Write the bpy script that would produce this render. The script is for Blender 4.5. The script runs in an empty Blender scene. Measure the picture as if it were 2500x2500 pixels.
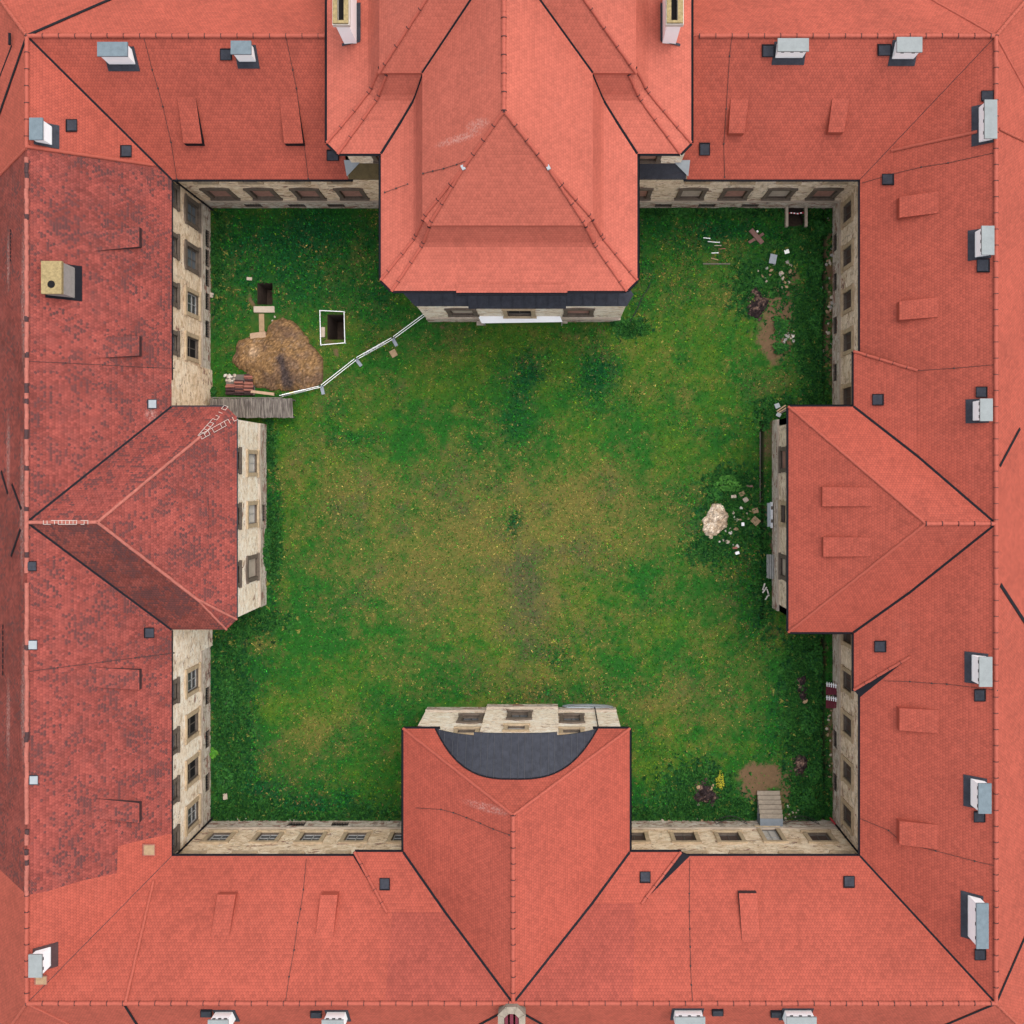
import bpy, math, random
import numpy as np
from mathutils import Vector as V

random.seed(7)
RNG = np.random.default_rng(11)
C = bpy.context.scene.collection
SC = bpy.context.scene

# ------------------------------------------------------------------ camera, sky, sun, exposure
H, F, NX, NY = 100.0, 2535.0, 1350.0, 1155.0          # flying height; focal length and plumb point in photo pixels
cam = bpy.data.cameras.new('camera')
cam.sensor_width = 36.0
cam.lens = F / 2500.0 * 36.0
cam.shift_x = (1250.0 - NX) / 2500.0
cam.shift_y = (NY - 1250.0) / 2500.0
cam.clip_end = 5000.0
camo = bpy.data.objects.new('camera', cam)
camo.location = (0, 0, H)
C.objects.link(camo)
SC.camera = camo

SUN_EL, SUN_AZ = math.radians(70), math.radians(48)     # azimuth measured from +Y towards +X
world = bpy.data.worlds.new('World')
SC.world = world
world.use_nodes = True
wn = world.node_tree
wn.nodes.clear()
sky = wn.nodes.new('ShaderNodeTexSky')
sky.sky_type = 'NISHITA'
sky.sun_disc = False
sky.sun_elevation = SUN_EL
sky.sun_rotation = SUN_AZ
sky.dust_density = 3.0
hs = wn.nodes.new('ShaderNodeHueSaturation')
hs.inputs['Saturation'].default_value = 0.35
bgn = wn.nodes.new('ShaderNodeBackground')
bgn.inputs['Strength'].default_value = 0.15
wout = wn.nodes.new('ShaderNodeOutputWorld')
wn.links.new(sky.outputs[0], hs.inputs['Color'])
wn.links.new(hs.outputs[0], bgn.inputs['Color'])
wn.links.new(bgn.outputs[0], wout.inputs['Surface'])

sun = bpy.data.lights.new('sun', 'SUN')
sun.energy = 0.5
sun.angle = math.radians(50)
sun.color = (1.0, 0.95, 0.88)
suno = bpy.data.objects.new('sun', sun)
sd = V((math.cos(SUN_EL) * math.sin(SUN_AZ), math.cos(SUN_EL) * math.cos(SUN_AZ), math.sin(SUN_EL)))
suno.rotation_euler = (-sd).to_track_quat('-Z', 'Y').to_euler()
suno.location = (40, 60, 120)
C.objects.link(suno)

SC.view_settings.view_transform = 'Standard'
SC.view_settings.look = 'None'
SC.view_settings.gamma = 1.0
SC.view_settings.exposure = 1.35
SC.render.engine = 'CYCLES'

# ------------------------------------------------------------------ helpers
def W(px, py, z=0.0):
    k = (H - z) / F
    return V(((px - NX) * k, (NY - py) * k, z))

class MB:
    """collects faces, then links them as one mesh object"""
    def __init__(s):
        s.v, s.f, s.m, s.uv, s.c = [], [], [], [], []
        s.marks = []
    def mark(s):
        s.marks.append(len(s.f))
    def poly(s, pts, mi=0, uv=None, col=None):
        i = len(s.v)
        s.v += [tuple(p) for p in pts]
        s.f.append(tuple(range(i, i + len(pts))))
        s.m.append(mi)
        s.uv.append(uv)
        s.c.append(col)
    def box(s, c, ax, ay, az, mi=0, col=None):
        c, ax, ay, az = V(c), V(ax), V(ay), V(az)
        p = [c + ax * i + ay * j + az * k for k in (-1, 1) for j in (-1, 1) for i in (-1, 1)]
        for q in ((0, 2, 3, 1), (4, 5, 7, 6), (0, 1, 5, 4), (2, 6, 7, 3), (0, 4, 6, 2), (1, 3, 7, 5)):
            s.poly([p[k] for k in q], mi, None, col)
    def abox(s, x0, y0, z0, x1, y1, z1, mi=0):
        s.box(((x0 + x1) / 2, (y0 + y1) / 2, (z0 + z1) / 2), ((x1 - x0) / 2, 0, 0), (0, (y1 - y0) / 2, 0), (0, 0, (z1 - z0) / 2), mi)
    def bar(s, a, b, w, h, mi=0, up=(0, 0, 1)):
        a, b = V(a), V(b)
        d = (b - a).normalized()
        side = d.cross(V(up))
        if side.length < 1e-4:
            side = d.cross(V((0, 1, 0)))
        side.normalize()
        u = side.cross(d)
        s.box((a + b) / 2, (b - a) / 2, side * w / 2, u * h / 2, mi)
    def tube(s, a, b, r, n=8, mi=0, r2=None, cap=True):
        a, b = V(a), V(b)
        d = (b - a).normalized()
        x = d.cross(V((0, 0, 1)))
        if x.length < 1e-4:
            x = V((1, 0, 0))
        x.normalize()
        y = d.cross(x)
        r2 = r if r2 is None else r2
        A = [a + (x * math.cos(t) + y * math.sin(t)) * r for t in [2 * math.pi * i / n for i in range(n)]]
        B = [b + (x * math.cos(t) + y * math.sin(t)) * r2 for t in [2 * math.pi * i / n for i in range(n)]]
        for i in range(n):
            j = (i + 1) % n
            s.poly([A[i], A[j], B[j], B[i]], mi)
        if cap:
            s.poly(A[::-1], mi)
            s.poly(B, mi)
    def halfpipe(s, a, b, r, up, n=6, mi=0, r2=None, drop=0.0):
        a, b, up = V(a), V(b), V(up).normalized()
        d = (b - a).normalized()
        x = d.cross(up).normalized()
        y = x.cross(d)
        r2 = r if r2 is None else r2
        A = [a + (x * math.cos(t) + y * math.sin(t)) * r for t in [math.pi * i / n for i in range(n + 1)]]
        B = [b + (x * math.cos(t) + y * math.sin(t)) * r2 - y * drop for t in [math.pi * i / n for i in range(n + 1)]]
        for i in range(n):
            s.poly([A[i], A[i + 1], B[i + 1], B[i]], mi)
        s.poly(A[::-1], mi)
        s.poly(B, mi)
    def build(s, name, mats, parent=None, smooth=False):
        if len(s.marks) > 1:                    # pieces that do not touch become objects of their own
            o = None
            for a, b in zip(s.marks, s.marks[1:] + [len(s.f)]):
                m = MB()
                for k in range(a, b):
                    m.poly([s.v[i] for i in s.f[k]], s.m[k], s.uv[k], s.c[k])
                o = m.build(name, mats, parent, smooth)
            return o
        me = bpy.data.meshes.new(name)
        off = parent_world(parent)
        vs = [(x - off[0], y - off[1], z - off[2]) for x, y, z in s.v]
        me.from_pydata(vs, [], s.f)
        for m in (mats if isinstance(mats, (list, tuple)) else [mats]):
            me.materials.append(m)
        me.polygons.foreach_set('material_index', s.m)
        if any(u is not None for u in s.uv):
            uvl = me.uv_layers.new(name='UVMap')
            k = 0
            for fi, f in enumerate(s.f):
                for j in range(len(f)):
                    uvl.data[k].uv = s.uv[fi][j] if s.uv[fi] is not None else (0, 0)
                    k += 1
        if any(c is not None for c in s.c):
            at = me.color_attributes.new('Col', 'FLOAT_COLOR', 'CORNER')
            dat = []
            for fi, f in enumerate(s.f):
                c = s.c[fi] or (.2, .2, .2)
                dat += [c[0], c[1], c[2], 1.0] * len(f)
            at.data.foreach_set('color', dat)
        if smooth:
            me.polygons.foreach_set('use_smooth', [True] * len(s.f))
        me.update()
        o = bpy.data.objects.new(name, me)
        C.objects.link(o)
        if parent is not None:
            o.parent = parent
        return o

def parent_world(p):
    loc = V((0, 0, 0))
    while p is not None:
        loc = loc + V(p.location)
        p = p.parent
    return loc

def tag(o, label=None, cat=None, group=None, kind=None):
    if label: o['label'] = label
    if cat: o['category'] = cat
    if group: o['group'] = group
    if kind: o['kind'] = kind
    return o

def thing(name, label, cat, loc=(0, 0, 0), group=None):
    o = bpy.data.objects.new(name, None)
    o.location = loc
    o.empty_display_size = 0.3
    C.objects.link(o)
    return tag(o, label, cat, group)

# ------------------------------------------------------------------ materials
class NT:
    """small node-building helper"""
    def __init__(s, name):
        s.mat = bpy.data.materials.new(name)
        s.mat.use_nodes = True
        s.t = s.mat.node_tree
        s.b = s.t.nodes['Principled BSDF']
        s.b.inputs['Roughness'].default_value = 0.85
        s.b.inputs['Specular IOR Level'].default_value = 0.2
    def n(s, typ, **kw):
        nd = s.t.nodes.new(typ)
        for k, v in kw.items():
            setattr(nd, k, v)
        return nd
    def l(s, a, b):
        s.t.links.new(a, b)
    def val(s, x, sock):
        if isinstance(x, (int, float)):
            sock.default_value = x
        elif isinstance(x, (tuple, list)):
            sock.default_value = tuple(x) + ((1.0,) if len(x) == 3 and sock.type == 'RGBA' else ())
        else:
            s.l(x, sock)
    def math(s, op, a, b=0.0, c=None):
        nd = s.n('ShaderNodeMath', operation=op)
        s.val(a, nd.inputs[0])
        s.val(b, nd.inputs[1])
        if c is not None:
            s.val(c, nd.inputs[2])
        return nd.outputs[0]
    def mix(s, f, a, b, mode='MIX'):
        nd = s.n('ShaderNodeMix', data_type='RGBA', blend_type=mode)
        s.val(f, nd.inputs[0])
        s.val(a, nd.inputs[6])
        s.val(b, nd.inputs[7])
        return nd.outputs[2]
    def pos(s, sx=1, sy=1, sz=1):
        g = s.n('ShaderNodeNewGeometry')
        m = s.n('ShaderNodeMapping')
        m.inputs['Scale'].default_value = (sx, sy, sz)
        s.l(g.outputs['Position'], m.inputs['Vector'])
        return m.outputs[0]
    def noise(s, vec, scale, detail=4, rough=0.55, dist=0.0):
        nd = s.n('ShaderNodeTexNoise')
        s.l(vec, nd.inputs['Vector'])
        nd.inputs['Scale'].default_value = scale
        nd.inputs['Detail'].default_value = detail
        nd.inputs['Roughness'].default_value = rough
        nd.inputs['Distortion'].default_value = dist
        return nd.outputs['Fac']
    def ramp(s, x, lo, hi):
        nd = s.n('ShaderNodeMapRange', interpolation_type='SMOOTHSTEP')
        s.val(x, nd.inputs[0])
        nd.inputs[1].default_value = lo
        nd.inputs[2].default_value = hi
        return nd.outputs[0]
    def col(s, c):
        s.val(c, s.b.inputs['Base Color'])
    def bump(s, h, strength=0.4, dist=0.05):
        nd = s.n('ShaderNodeBump')
        nd.inputs['Strength'].default_value = strength
        nd.inputs['Distance'].default_value = dist
        s.l(h, nd.inputs['Height'])
        s.l(nd.outputs[0], s.b.inputs['Normal'])

def tile_mat(name, base, var=0.16, moss=0.0, line=0.55, seed=0.0, weather=0.25, tw=0.24, th=0.23, stain=()):
    s = NT(name)
    uv = s.n('ShaderNodeUVMap')
    sep = s.n('ShaderNodeSeparateXYZ')
    s.l(uv.outputs[0], sep.inputs[0])
    v = s.math('DIVIDE', sep.outputs[1], th)
    row = s.math('FLOOR', v)
    fv = s.math('FRACT', v)
    par = s.math('MULTIPLY', s.math('MODULO', s.math('ABSOLUTE', row), 2.0), 0.5)
    u = s.math('ADD', s.math('DIVIDE', sep.outputs[0], tw), par)
    cu = s.math('FLOOR', u)
    fu = s.math('FRACT', u)
    cmb = s.n('ShaderNodeCombineXYZ')
    s.l(cu, cmb.inputs[0]); s.l(row, cmb.inputs[1]); cmb.inputs[2].default_value = seed
    wn_ = s.n('ShaderNodeTexWhiteNoise', noise_dimensions='3D')
    s.l(cmb.outputs[0], wn_.inputs['Vector'])
    rnd = wn_.outputs['Value']
    # rounded lower edge of every tile, and its side joints
    d = s.math('ABSOLUTE', s.math('SUBTRACT', s.math('MULTIPLY', fu, 2.0), 1.0))
    edge = s.math('SUBTRACT', fv, s.math('MULTIPLY', s.math('POWER', d, 1.6), 0.55))
    lowline = s.math('SUBTRACT', 1.0, s.ramp(s.math('ABSOLUTE', edge), 0.05, 0.17))
    sideline = s.math('MULTIPLY', s.ramp(d, 0.80, 0.95), s.ramp(fv, 0.4, 0.6))
    ln = s.math('MULTIPLY', s.math('MAXIMUM', lowline, s.math('MULTIPLY', sideline, 0.7)), line)
    p = s.pos()
    big = s.noise(p, 0.16, 5, 0.6)
    mid = s.noise(p, 0.9, 5, 0.65)
    tone = s.math('ADD', s.math('MULTIPLY', s.math('SUBTRACT', rnd, 0.5), var * 2),
                  s.math('ADD', s.math('MULTIPLY', s.math('SUBTRACT', big, 0.5), weather * 2.2),
                         s.math('MULTIPLY', s.math('SUBTRACT', mid, 0.5), weather * 1.6)))
    hsv = s.n('ShaderNodeHueSaturation')
    hsv.inputs['Color'].default_value = tuple(base) + (1,)
    s.l(s.math('ADD', 1.0, tone), hsv.inputs['Value'])
    c = hsv.outputs[0]
    # rain streaks running down the slope
    cs_ = s.n('ShaderNodeCombineXYZ')
    s.l(s.math('MULTIPLY', sep.outputs[0], 2.6), cs_.inputs[0]); s.l(s.math('MULTIPLY', sep.outputs[1], 0.22), cs_.inputs[1]); cs_.inputs[2].default_value = seed
    stk = s.ramp(s.noise(cs_.outputs[0], 1.0, 5, 0.65), 0.50, 0.80)
    c = s.mix(s.math('MULTIPLY', stk, 0.22 + 0.5 * (moss > 0)), c, (base[0] * 0.5, base[1] * 0.48, base[2] * 0.55))
    # pale worn streaks of older tiles
    pale = s.ramp(s.noise(p, 0.5, 6, 0.7), 0.56, 0.8)
    c = s.mix(s.math('MULTIPLY', pale, 0.18), c, (min(1, base[0] * 1.12), base[1] * 1.6, base[2] * 1.8))
    if moss > 0:
        cl = s.noise(p, 0.42, 4, 0.6)
        clus = s.math('ADD', s.math('MULTIPLY', s.ramp(cl, 0.42, 0.72), 0.9), 0.1)
        thr = s.math('SUBTRACT', 1.0, s.math('MULTIPLY', clus, moss))
        dk = s.ramp(s.math('SUBTRACT', rnd, thr), 0.0, 0.05)
        grime = s.math('MULTIPLY', s.ramp(s.noise(p, 0.7, 6, 0.75), 0.45, 0.75), 0.45)
        c = s.mix(grime, c, (0.10, 0.04, 0.035))
        rx_ = s.math('SUBTRACT', s.math('MULTIPLY', fv, 2.0), 1.0)
        rad = s.math('SQRT', s.math('ADD', s.math('MULTIPLY', d, d), s.math('MULTIPLY', rx_, rx_)))
        dk = s.math('MULTIPLY', dk, s.math('SUBTRACT', 1.0, s.ramp(rad, 0.85, 1.4)))
        c = s.mix(s.math('MULTIPLY', dk, s.math('ADD', 0.45, s.math('MULTIPLY', mid, 0.7))), c, (0.055, 0.026, 0.025))
        lich = s.ramp(s.noise(p, 5.0, 4, 0.7), 0.70, 0.78)
        c = s.mix(s.math('MULTIPLY', lich, 0.35), c, (0.4, 0.33, 0.24))
    for (ax_, ay_, rx_, ry_) in stain:          # bird-lime streaks
        sp_ = s.n('ShaderNodeSeparateXYZ'); s.l(p, sp_.inputs[0])
        dx_ = s.math('DIVIDE', s.math('SUBTRACT', sp_.outputs[0], ax_), rx_); dy_ = s.math('DIVIDE', s.math('SUBTRACT', sp_.outputs[1], ay_), ry_)
        rr_ = s.math('ADD', s.math('MULTIPLY', dx_, dx_), s.math('MULTIPLY', dy_, dy_))
        mk_ = s.math('MULTIPLY', s.math('SUBTRACT', 1.0, s.ramp(rr_, 0.0, 1.0)), s.ramp(s.noise(p, 6.0, 4, 0.8), 0.42, 0.62))
        c = s.mix(s.math('MULTIPLY', mk_, 0.28), c, (0.55, 0.46, 0.40))
    c = s.mix(ln, c, (base[0] * 0.22, base[1] * 0.2, base[2] * 0.25))
    s.col(c)
    s.b.inputs['Roughness'].default_value = 0.75
    hgt = s.math('SUBTRACT', s.math('MULTIPLY', fv, -1.0), ln)
    s.bump(hgt, 0.05, 0.02)
    return s.mat

def plain(name, c, rough=0.8, var=0.2, scale=3.0, metal=0.0, spec=0.2):
    s = NT(name)
    p = s.pos()
    f = s.noise(p, scale, 5, 0.65)
    f2 = s.noise(p, scale * 9, 3, 0.6)
    k = s.math('ADD', s.math('MULTIPLY', s.math('SUBTRACT', f, 0.5), var * 2), s.math('MULTIPLY', s.math('SUBTRACT', f2, 0.5), var * 1.3))
    hsv = s.n('ShaderNodeHueSaturation')
    hsv.inputs['Color'].default_value = tuple(c) + (1,)
    s.l(s.math('ADD', 1.0, k), hsv.inputs['Value'])
    s.col(hsv.outputs[0])
    s.b.inputs['Roughness'].default_value = rough
    s.b.inputs['Metallic'].default_value = metal
    s.b.inputs['Specular IOR Level'].default_value = spec
    return s.mat

def plaster_mat(name, a, b, brick=0.5, grime=0.5):
    s = NT(name)
    p = s.pos(1, 1, 1.5)
    n1 = s.noise(p, 0.5, 6, 0.65, 0.4)
    n2 = s.noise(p, 1.3, 7, 0.68, 0.9)
    n3 = s.noise(p, 7.0, 5, 0.75)
    n5 = s.noise(s.pos(1, 1, 1.2), 0.9, 6, 0.7, 1.2)
    c = s.mix(s.ramp(n1, 0.38, 0.62), a, b)
    # pale repair plaster, darker weathered skin, dark cracks along their edges
    c = s.mix(s.math('MULTIPLY', s.ramp(n2, 0.54, 0.57), 0.75), c, (min(.85, b[0] * 1.16), min(.8, b[1] * 1.2), min(.75, b[2] * 1.28)))
    c = s.mix(s.math('MULTIPLY', s.ramp(n2, 0.45, 0.40), 0.65), c, (a[0] * .62, a[1] * .54, a[2] * .46))
    edge = s.math('SUBTRACT', 1.0, s.ramp(s.math('ABSOLUTE', s.math('SUBTRACT', n5, 0.52)), 0.0, 0.014))
    c = s.mix(s.math('MULTIPLY', edge, 0.35), c, (0.12, 0.075, 0.05))
    # fallen plaster showing brick
    br = s.n('ShaderNodeTexBrick')
    br.inputs['Scale'].default_value = 3.2
    br.inputs['Color1'].default_value = (0.24, 0.085, 0.06, 1)
    br.inputs['Color2'].default_value = (0.15, 0.06, 0.045, 1)
    br.inputs['Mortar'].default_value = (0.30, 0.22, 0.16, 1)
    geo = s.n('ShaderNodeNewGeometry')
    sp = s.n('ShaderNodeSeparateXYZ')
    s.l(geo.outputs['Position'], sp.inputs[0])
    cb = s.n('ShaderNodeCombineXYZ')
    s.l(s.math('ADD', sp.outputs[0], sp.outputs[1]), cb.inputs[0])
    s.l(sp.outputs[2], cb.inputs[1])
    s.l(cb.outputs[0], br.inputs['Vector'])
    m4 = s.noise(s.pos(1, 1, 2.0), 0.75, 8, 0.75, 0.8)
    foot = s.math('MULTIPLY', s.math('SUBTRACT', 1.0, s.ramp(sp.outputs[2], 0.4, 3.0)), 0.07)
    mask = s.ramp(s.math('ADD', m4, foot), 0.615 - 0.05 * brick, 0.635 - 0.05 * brick)
    c = s.mix(s.math('MULTIPLY', mask, 0.9), c, br.outputs['Color'])
    g = s.ramp(s.noise(s.pos(1.8, 1.8, 0.4), 1.0, 6, 0.72), 0.52, 0.74)
    c = s.mix(s.math('MULTIPLY', g, grime), c, (0.07, 0.058, 0.048))
    hsv = s.n('ShaderNodeHueSaturation')
    s.l(c, hsv.inputs['Color'])
    s.l(s.math('ADD', 0.82, s.math('MULTIPLY', n3, 0.4)), hsv.inputs['Value'])
    s.col(hsv.outputs[0])
    s.b.inputs['Roughness'].default_value = 0.95
    s.bump(s.math('ADD', s.math('MULTIPLY', mask, -1.0), n2), 0.3, 0.05)
    return s.mat

def attr_mat(name, var=0.35, scale=6.0, rough=0.9):
    s = NT(name)
    at = s.n('ShaderNodeAttribute', attribute_name='Col')
    p = s.pos()
    f = s.noise(p, scale, 6, 0.75)
    f2 = s.noise(p, scale * 4.5, 3, 0.7)
    k = s.math('ADD', s.math('MULTIPLY', s.math('SUBTRACT', f, 0.5), var * 3), s.math('MULTIPLY', s.math('SUBTRACT', f2, 0.5), var * 2))
    hsv = s.n('ShaderNodeHueSaturation')
    s.l(at.outputs['Color'], hsv.inputs['Color'])
    s.l(s.math('ADD', 1.0, k), hsv.inputs['Value'])
    s.col(hsv.outputs[0])
    s.b.inputs['Roughness'].default_value = rough
    s.b.inputs['Specular IOR Level'].default_value = 0.1
    return s.mat

RED = (0.298, 0.062, 0.039)
M = {}
M['tile'] = tile_mat('red_tile', RED, 0.12, 0, 0.46, 1, 0.24)
M['tile_batch'] = tile_mat('red_tile_second_batch', (0.265, 0.055, 0.037), 0.12, 0, 0.5, 8)
M['tile_south'] = tile_mat('red_tile_streaked', RED, 0.12, 0, 0.46, 9, 0.24, stain=((-5.3, -26.8, 2.4, .45),))
M['tile_pale'] = tile_mat('pale_red_tile', (0.345, 0.086, 0.056), 0.10, 0, 0.34, 2, 0.18, stain=((-5.4, 24.9, 1.1, .55), (-6.9, 24.3, 2.2, .4)))
M['tile_old'] = tile_mat('old_mossy_tile', (0.215, 0.046, 0.034), 0.28, 0.72, 0.55, 3, 0.45, stain=((-34.0, 5.0, .5, .7),))
M['tile_outer'] = tile_mat('old_outer_tile', (0.165, 0.034, 0.025), 0.25, 0.4, 0.5, 6, 0.6, stain=((-44.0, -20, .35, 4.5), (-41.8, -18, .45, 6), (-44.0, 1.5, .35, 4), (-41.8, 14, .4, 7), (-42.0, -3, .4, 7), (-44, 17, .25, 3)))
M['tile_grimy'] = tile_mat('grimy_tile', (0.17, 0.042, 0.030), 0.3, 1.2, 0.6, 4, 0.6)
M['mortar'] = plain('pale_mortar', (0.50, 0.42, 0.36), 0.9, 0.4, 8.0)
M['cap'] = plain('ridge_clay', (0.30, 0.068, 0.044), 0.7, 0.18, 2.0)
M['cap_old'] = plain('old_ridge_clay', (0.30, 0.095, 0.07), 0.85, 0.5, 2.5)
M['clip'] = plain('dark_clip', (0.05, 0.02, 0.02), 0.6, 0.2)
M['metal'] = plain('dark_sheet_metal', (0.010, 0.010, 0.013), 0.8, 0.3, 2.0, 0.0, 0.1)
M['soft_metal'] = plain('weathered_dark_metal', (0.030, 0.032, 0.040), 0.75, 0.65, 2.2, 0.0, 0.15)
M['step'] = plain('worn_step', (0.215, 0.18, 0.14), 0.95, 0.5, 3.0)
M['landing'] = plain('blue_grey_concrete', (0.15, 0.17, 0.19), 0.9, 0.3, 2.0)
M['seam'] = plain('worn_seam', (0.055, 0.055, 0.06), 0.7, 0.6, 1.5)
M['zinc'] = plain('zinc_sheet', (0.26, 0.285, 0.295), 0.6, 0.2, 2.5, 0.0, 0.3)
M['white'] = plain('white_render', (0.85, 0.88, 0.86), 0.85, 0.05, 1.5)
M['dirty_white'] = plain('dirty_white', (0.5, 0.46, 0.40), 0.85, 0.3, 3.0)
M['lichen'] = plain('lichen_stone', (0.24, 0.18, 0.085), 0.95, 0.7, 6.0)
M['capstone'] = plain('grey_cap', (0.20, 0.215, 0.21), 0.8, 0.22, 1.5)
M['capstone_dark'] = plain('blue_grey_cap', (0.115, 0.145, 0.16), 0.8, 0.35, 2.5)
M['concrete'] = plain('grey_concrete', (0.27, 0.25, 0.225), 0.9, 0.3, 2.0)
M['stone'] = plain('pale_stone', (0.37, 0.305, 0.24), 0.9, 0.35, 2.0)
M['surround'] = plain('stone_surround', (0.40, 0.30, 0.19), 0.9, 0.55, 2.2)
M['surround_dark'] = plain('dark_stone_surround', (0.12, 0.092, 0.07), 0.9, 0.7, 2.2)
M['wall'] = plaster_mat('crumbling_plaster', (0.66, 0.49, 0.32), (0.76, 0.60, 0.42), 0.7, 0.35)
M['wall_pale'] = plaster_mat('pale_crumbling_plaster', (0.74, 0.60, 0.44), (0.80, 0.69, 0.54), 0.5, 0.22)
M['wall_dark'] = plaster_mat('dark_plaster', (0.60, 0.47, 0.33), (0.70, 0.57, 0.42), 0.8, 0.7)  # slightly darker plaster with more dark streaks, for right and upper right walls
M['plinth'] = plaster_mat('plinth_stone', (0.42, 0.36, 0.28), (0.52, 0.45, 0.36), 0.5, 0.85)
M['glass'] = plain('window_glass', (0.03, 0.04, 0.05), 0.15, 0.3, 1.0, 0.0, 0.6)
M['glass_blue'] = plain('dusty_glass', (0.11, 0.13, 0.15), 0.3, 0.4, 1.5, 0.0, 0.5)
M['void'] = plain('dark_opening', (0.008, 0.007, 0.007), 1.0, 0.2)
M['boards'] = plain('brown_boards', (0.075, 0.05, 0.04), 0.9, 0.4, 3.0)
M['brickfill'] = plain('brick_infill', (0.30, 0.16, 0.12), 0.95, 0.5, 2.2)
M['frame'] = plain('weathered_frame', (0.10, 0.085, 0.07), 0.9, 0.4, 3.0)
M['frame_grey'] = plain('grey_frame', (0.30, 0.29, 0.27), 0.9, 0.4, 3.0)
M['soil'] = plain('dark_soil', (0.05, 0.033, 0.025), 1.0, 0.6, 3.0)
M['wood'] = plain('grey_wood', (0.115, 0.10, 0.085), 0.95, 0.45, 3.0)
M['wood_warm'] = plain('warm_wood', (0.34, 0.23, 0.15), 0.95, 0.35, 3.0)
M['wood_brown'] = plain('brown_wood', (0.17, 0.095, 0.08), 0.95, 0.35, 3.0)
M['rust'] = plain('terracotta', (0.26, 0.10, 0.075), 0.85, 0.4, 3.0)
M['rust_dark'] = plain('dark_terracotta', (0.05, 0.026, 0.026), 0.85, 0.6, 3.0)
M['darkred'] = plain('dark_red_paint', (0.12, 0.018, 0.03), 0.7, 0.3, 2.0)
M['red'] = plain('red_paint', (0.45, 0.04, 0.05), 0.6, 0.2)
M['paint'] = plain('white_paint', (0.8, 0.8, 0.79), 0.6, 0.06)
M['grey'] = plain('grey_block', (0.22, 0.24, 0.27), 0.8, 0.3)
M['black'] = plain('black_rubber', (0.012, 0.012, 0.014), 0.6, 0.2)
M['yellow'] = plain('yellow_sticker', (0.75, 0.65, 0.05), 0.6, 0.1)
M['tan'] = plain('tan_paving', (0.28, 0.19, 0.11), 0.9, 0.35, 3.0)
M['iron'] = plain('wrought_iron', (0.03, 0.028, 0.028), 0.7, 0.3)
M['gravelcol'] = attr_mat('loose_rubble', 0.5, 3.5)
M['grass'] = attr_mat('grass_blades', 0.12, 2.0)
M['lawn'] = attr_mat('lawn_soil', 0.32, 2.6)
M['leaf'] = attr_mat('leaves', 0.15, 2.0, 0.7)

# ------------------------------------------------------------------ roof planes
class Plane:
    """roof plane z = a + b X + c Y; e = direction along the eave, used for the tile rows"""
    def __init__(s, p, q, r):
        p, q, r = V(p), V(q), V(r)
        n = (q - p).cross(r - p).normalized()
        if n.z < 0:
            n = -n
        s.n = n
        s.a = n.dot(p) / n.z
        s.b, s.c = -n.x / n.z, -n.y / n.z
        e = V((0, 0, 1)).cross(n)
        s.e = e.normalized()
        s.u = n.cross(s.e).normalized()
        if s.u.z < 0:
            s.u = -s.u
    def z(s, x, y):
        return s.a + s.b * x + s.c * y
    def at(s, x, y, up=0.0):
        return V((x, y, s.z(x, y))) + s.n * up
    def px(s, px, py, up=0.0):
        qx, qy = (px - NX) / F, (NY - py) / F
        g = s.b * qx + s.c * qy
        z = (s.a + g * H) / (1 + g)
        return V((qx * (H - z), qy * (H - z), z)) + s.n * up
    def uv(s, p):
        p = V(p)
        return (p.dot(s.e), p.dot(s.u))
    def poly(s, mb, pts, mi=0):
        pts = [V(p) for p in pts]
        mb.poly(pts, mi, [s.uv(p) for p in pts])

ZE, ZR = 11.0, 18.5
kE, kR = (H - ZE) / F, (H - ZR) / F
XEW, XEE = (419 - NX) * kE, (2100 - NX) * kE
YEN, YES = (NY - 438) * kE, (NY - 2090) * kE
XRW, XRE = (66 - NX) * kR, (2431 - NX) * kR
YRN, YRS = (NY - 88) * kR, (NY - 2449) * kR
XOW, XOE, YON, YOS = 2 * XRW - XEW, 2 * XRE - XEE, 2 * YRN - YEN, 2 * YRS - YES
XWW, XWE, YWN, YWS = XEW - 0.45, XEE + 0.75, YEN + 0.5, YES - 0.8   # courtyard wall faces

PN = Plane((0, YEN, ZE), (1, YEN, ZE), (0, YRN, ZR))
PS = Plane((0, YES, ZE), (1, YES, ZE), (0, YRS, ZR))
PW = Plane((XEW, 0, ZE), (XEW, 1, ZE), (XRW, 0, ZR))
PE = Plane((XEE, 0, ZE), (XEE, 1, ZE), (XRE, 0, ZR))
PNo = Plane((0, YON, ZE), (1, YON, ZE), (0, YRN, ZR))
PSo = Plane((0, YOS, ZE), (1, YOS, ZE), (0, YRS, ZR))
PWo = Plane((XOW, 0, ZE), (XOW, 1, ZE), (XRW, 0, ZR))
PEo = Plane((XOE, 0, ZE), (XOE, 1, ZE), (XRE, 0, ZR))

E_nw, E_ne, E_se, E_sw = V((XEW, YEN, ZE)), V((XEE, YEN, ZE)), V((XEE, YES, ZE)), V((XEW, YES, ZE))
R_nw, R_ne, R_se, R_sw = V((XRW, YRN, ZR)), V((XRE, YRN, ZR)), V((XRE, YRS, ZR)), V((XRW, YRS, ZR))

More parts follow.
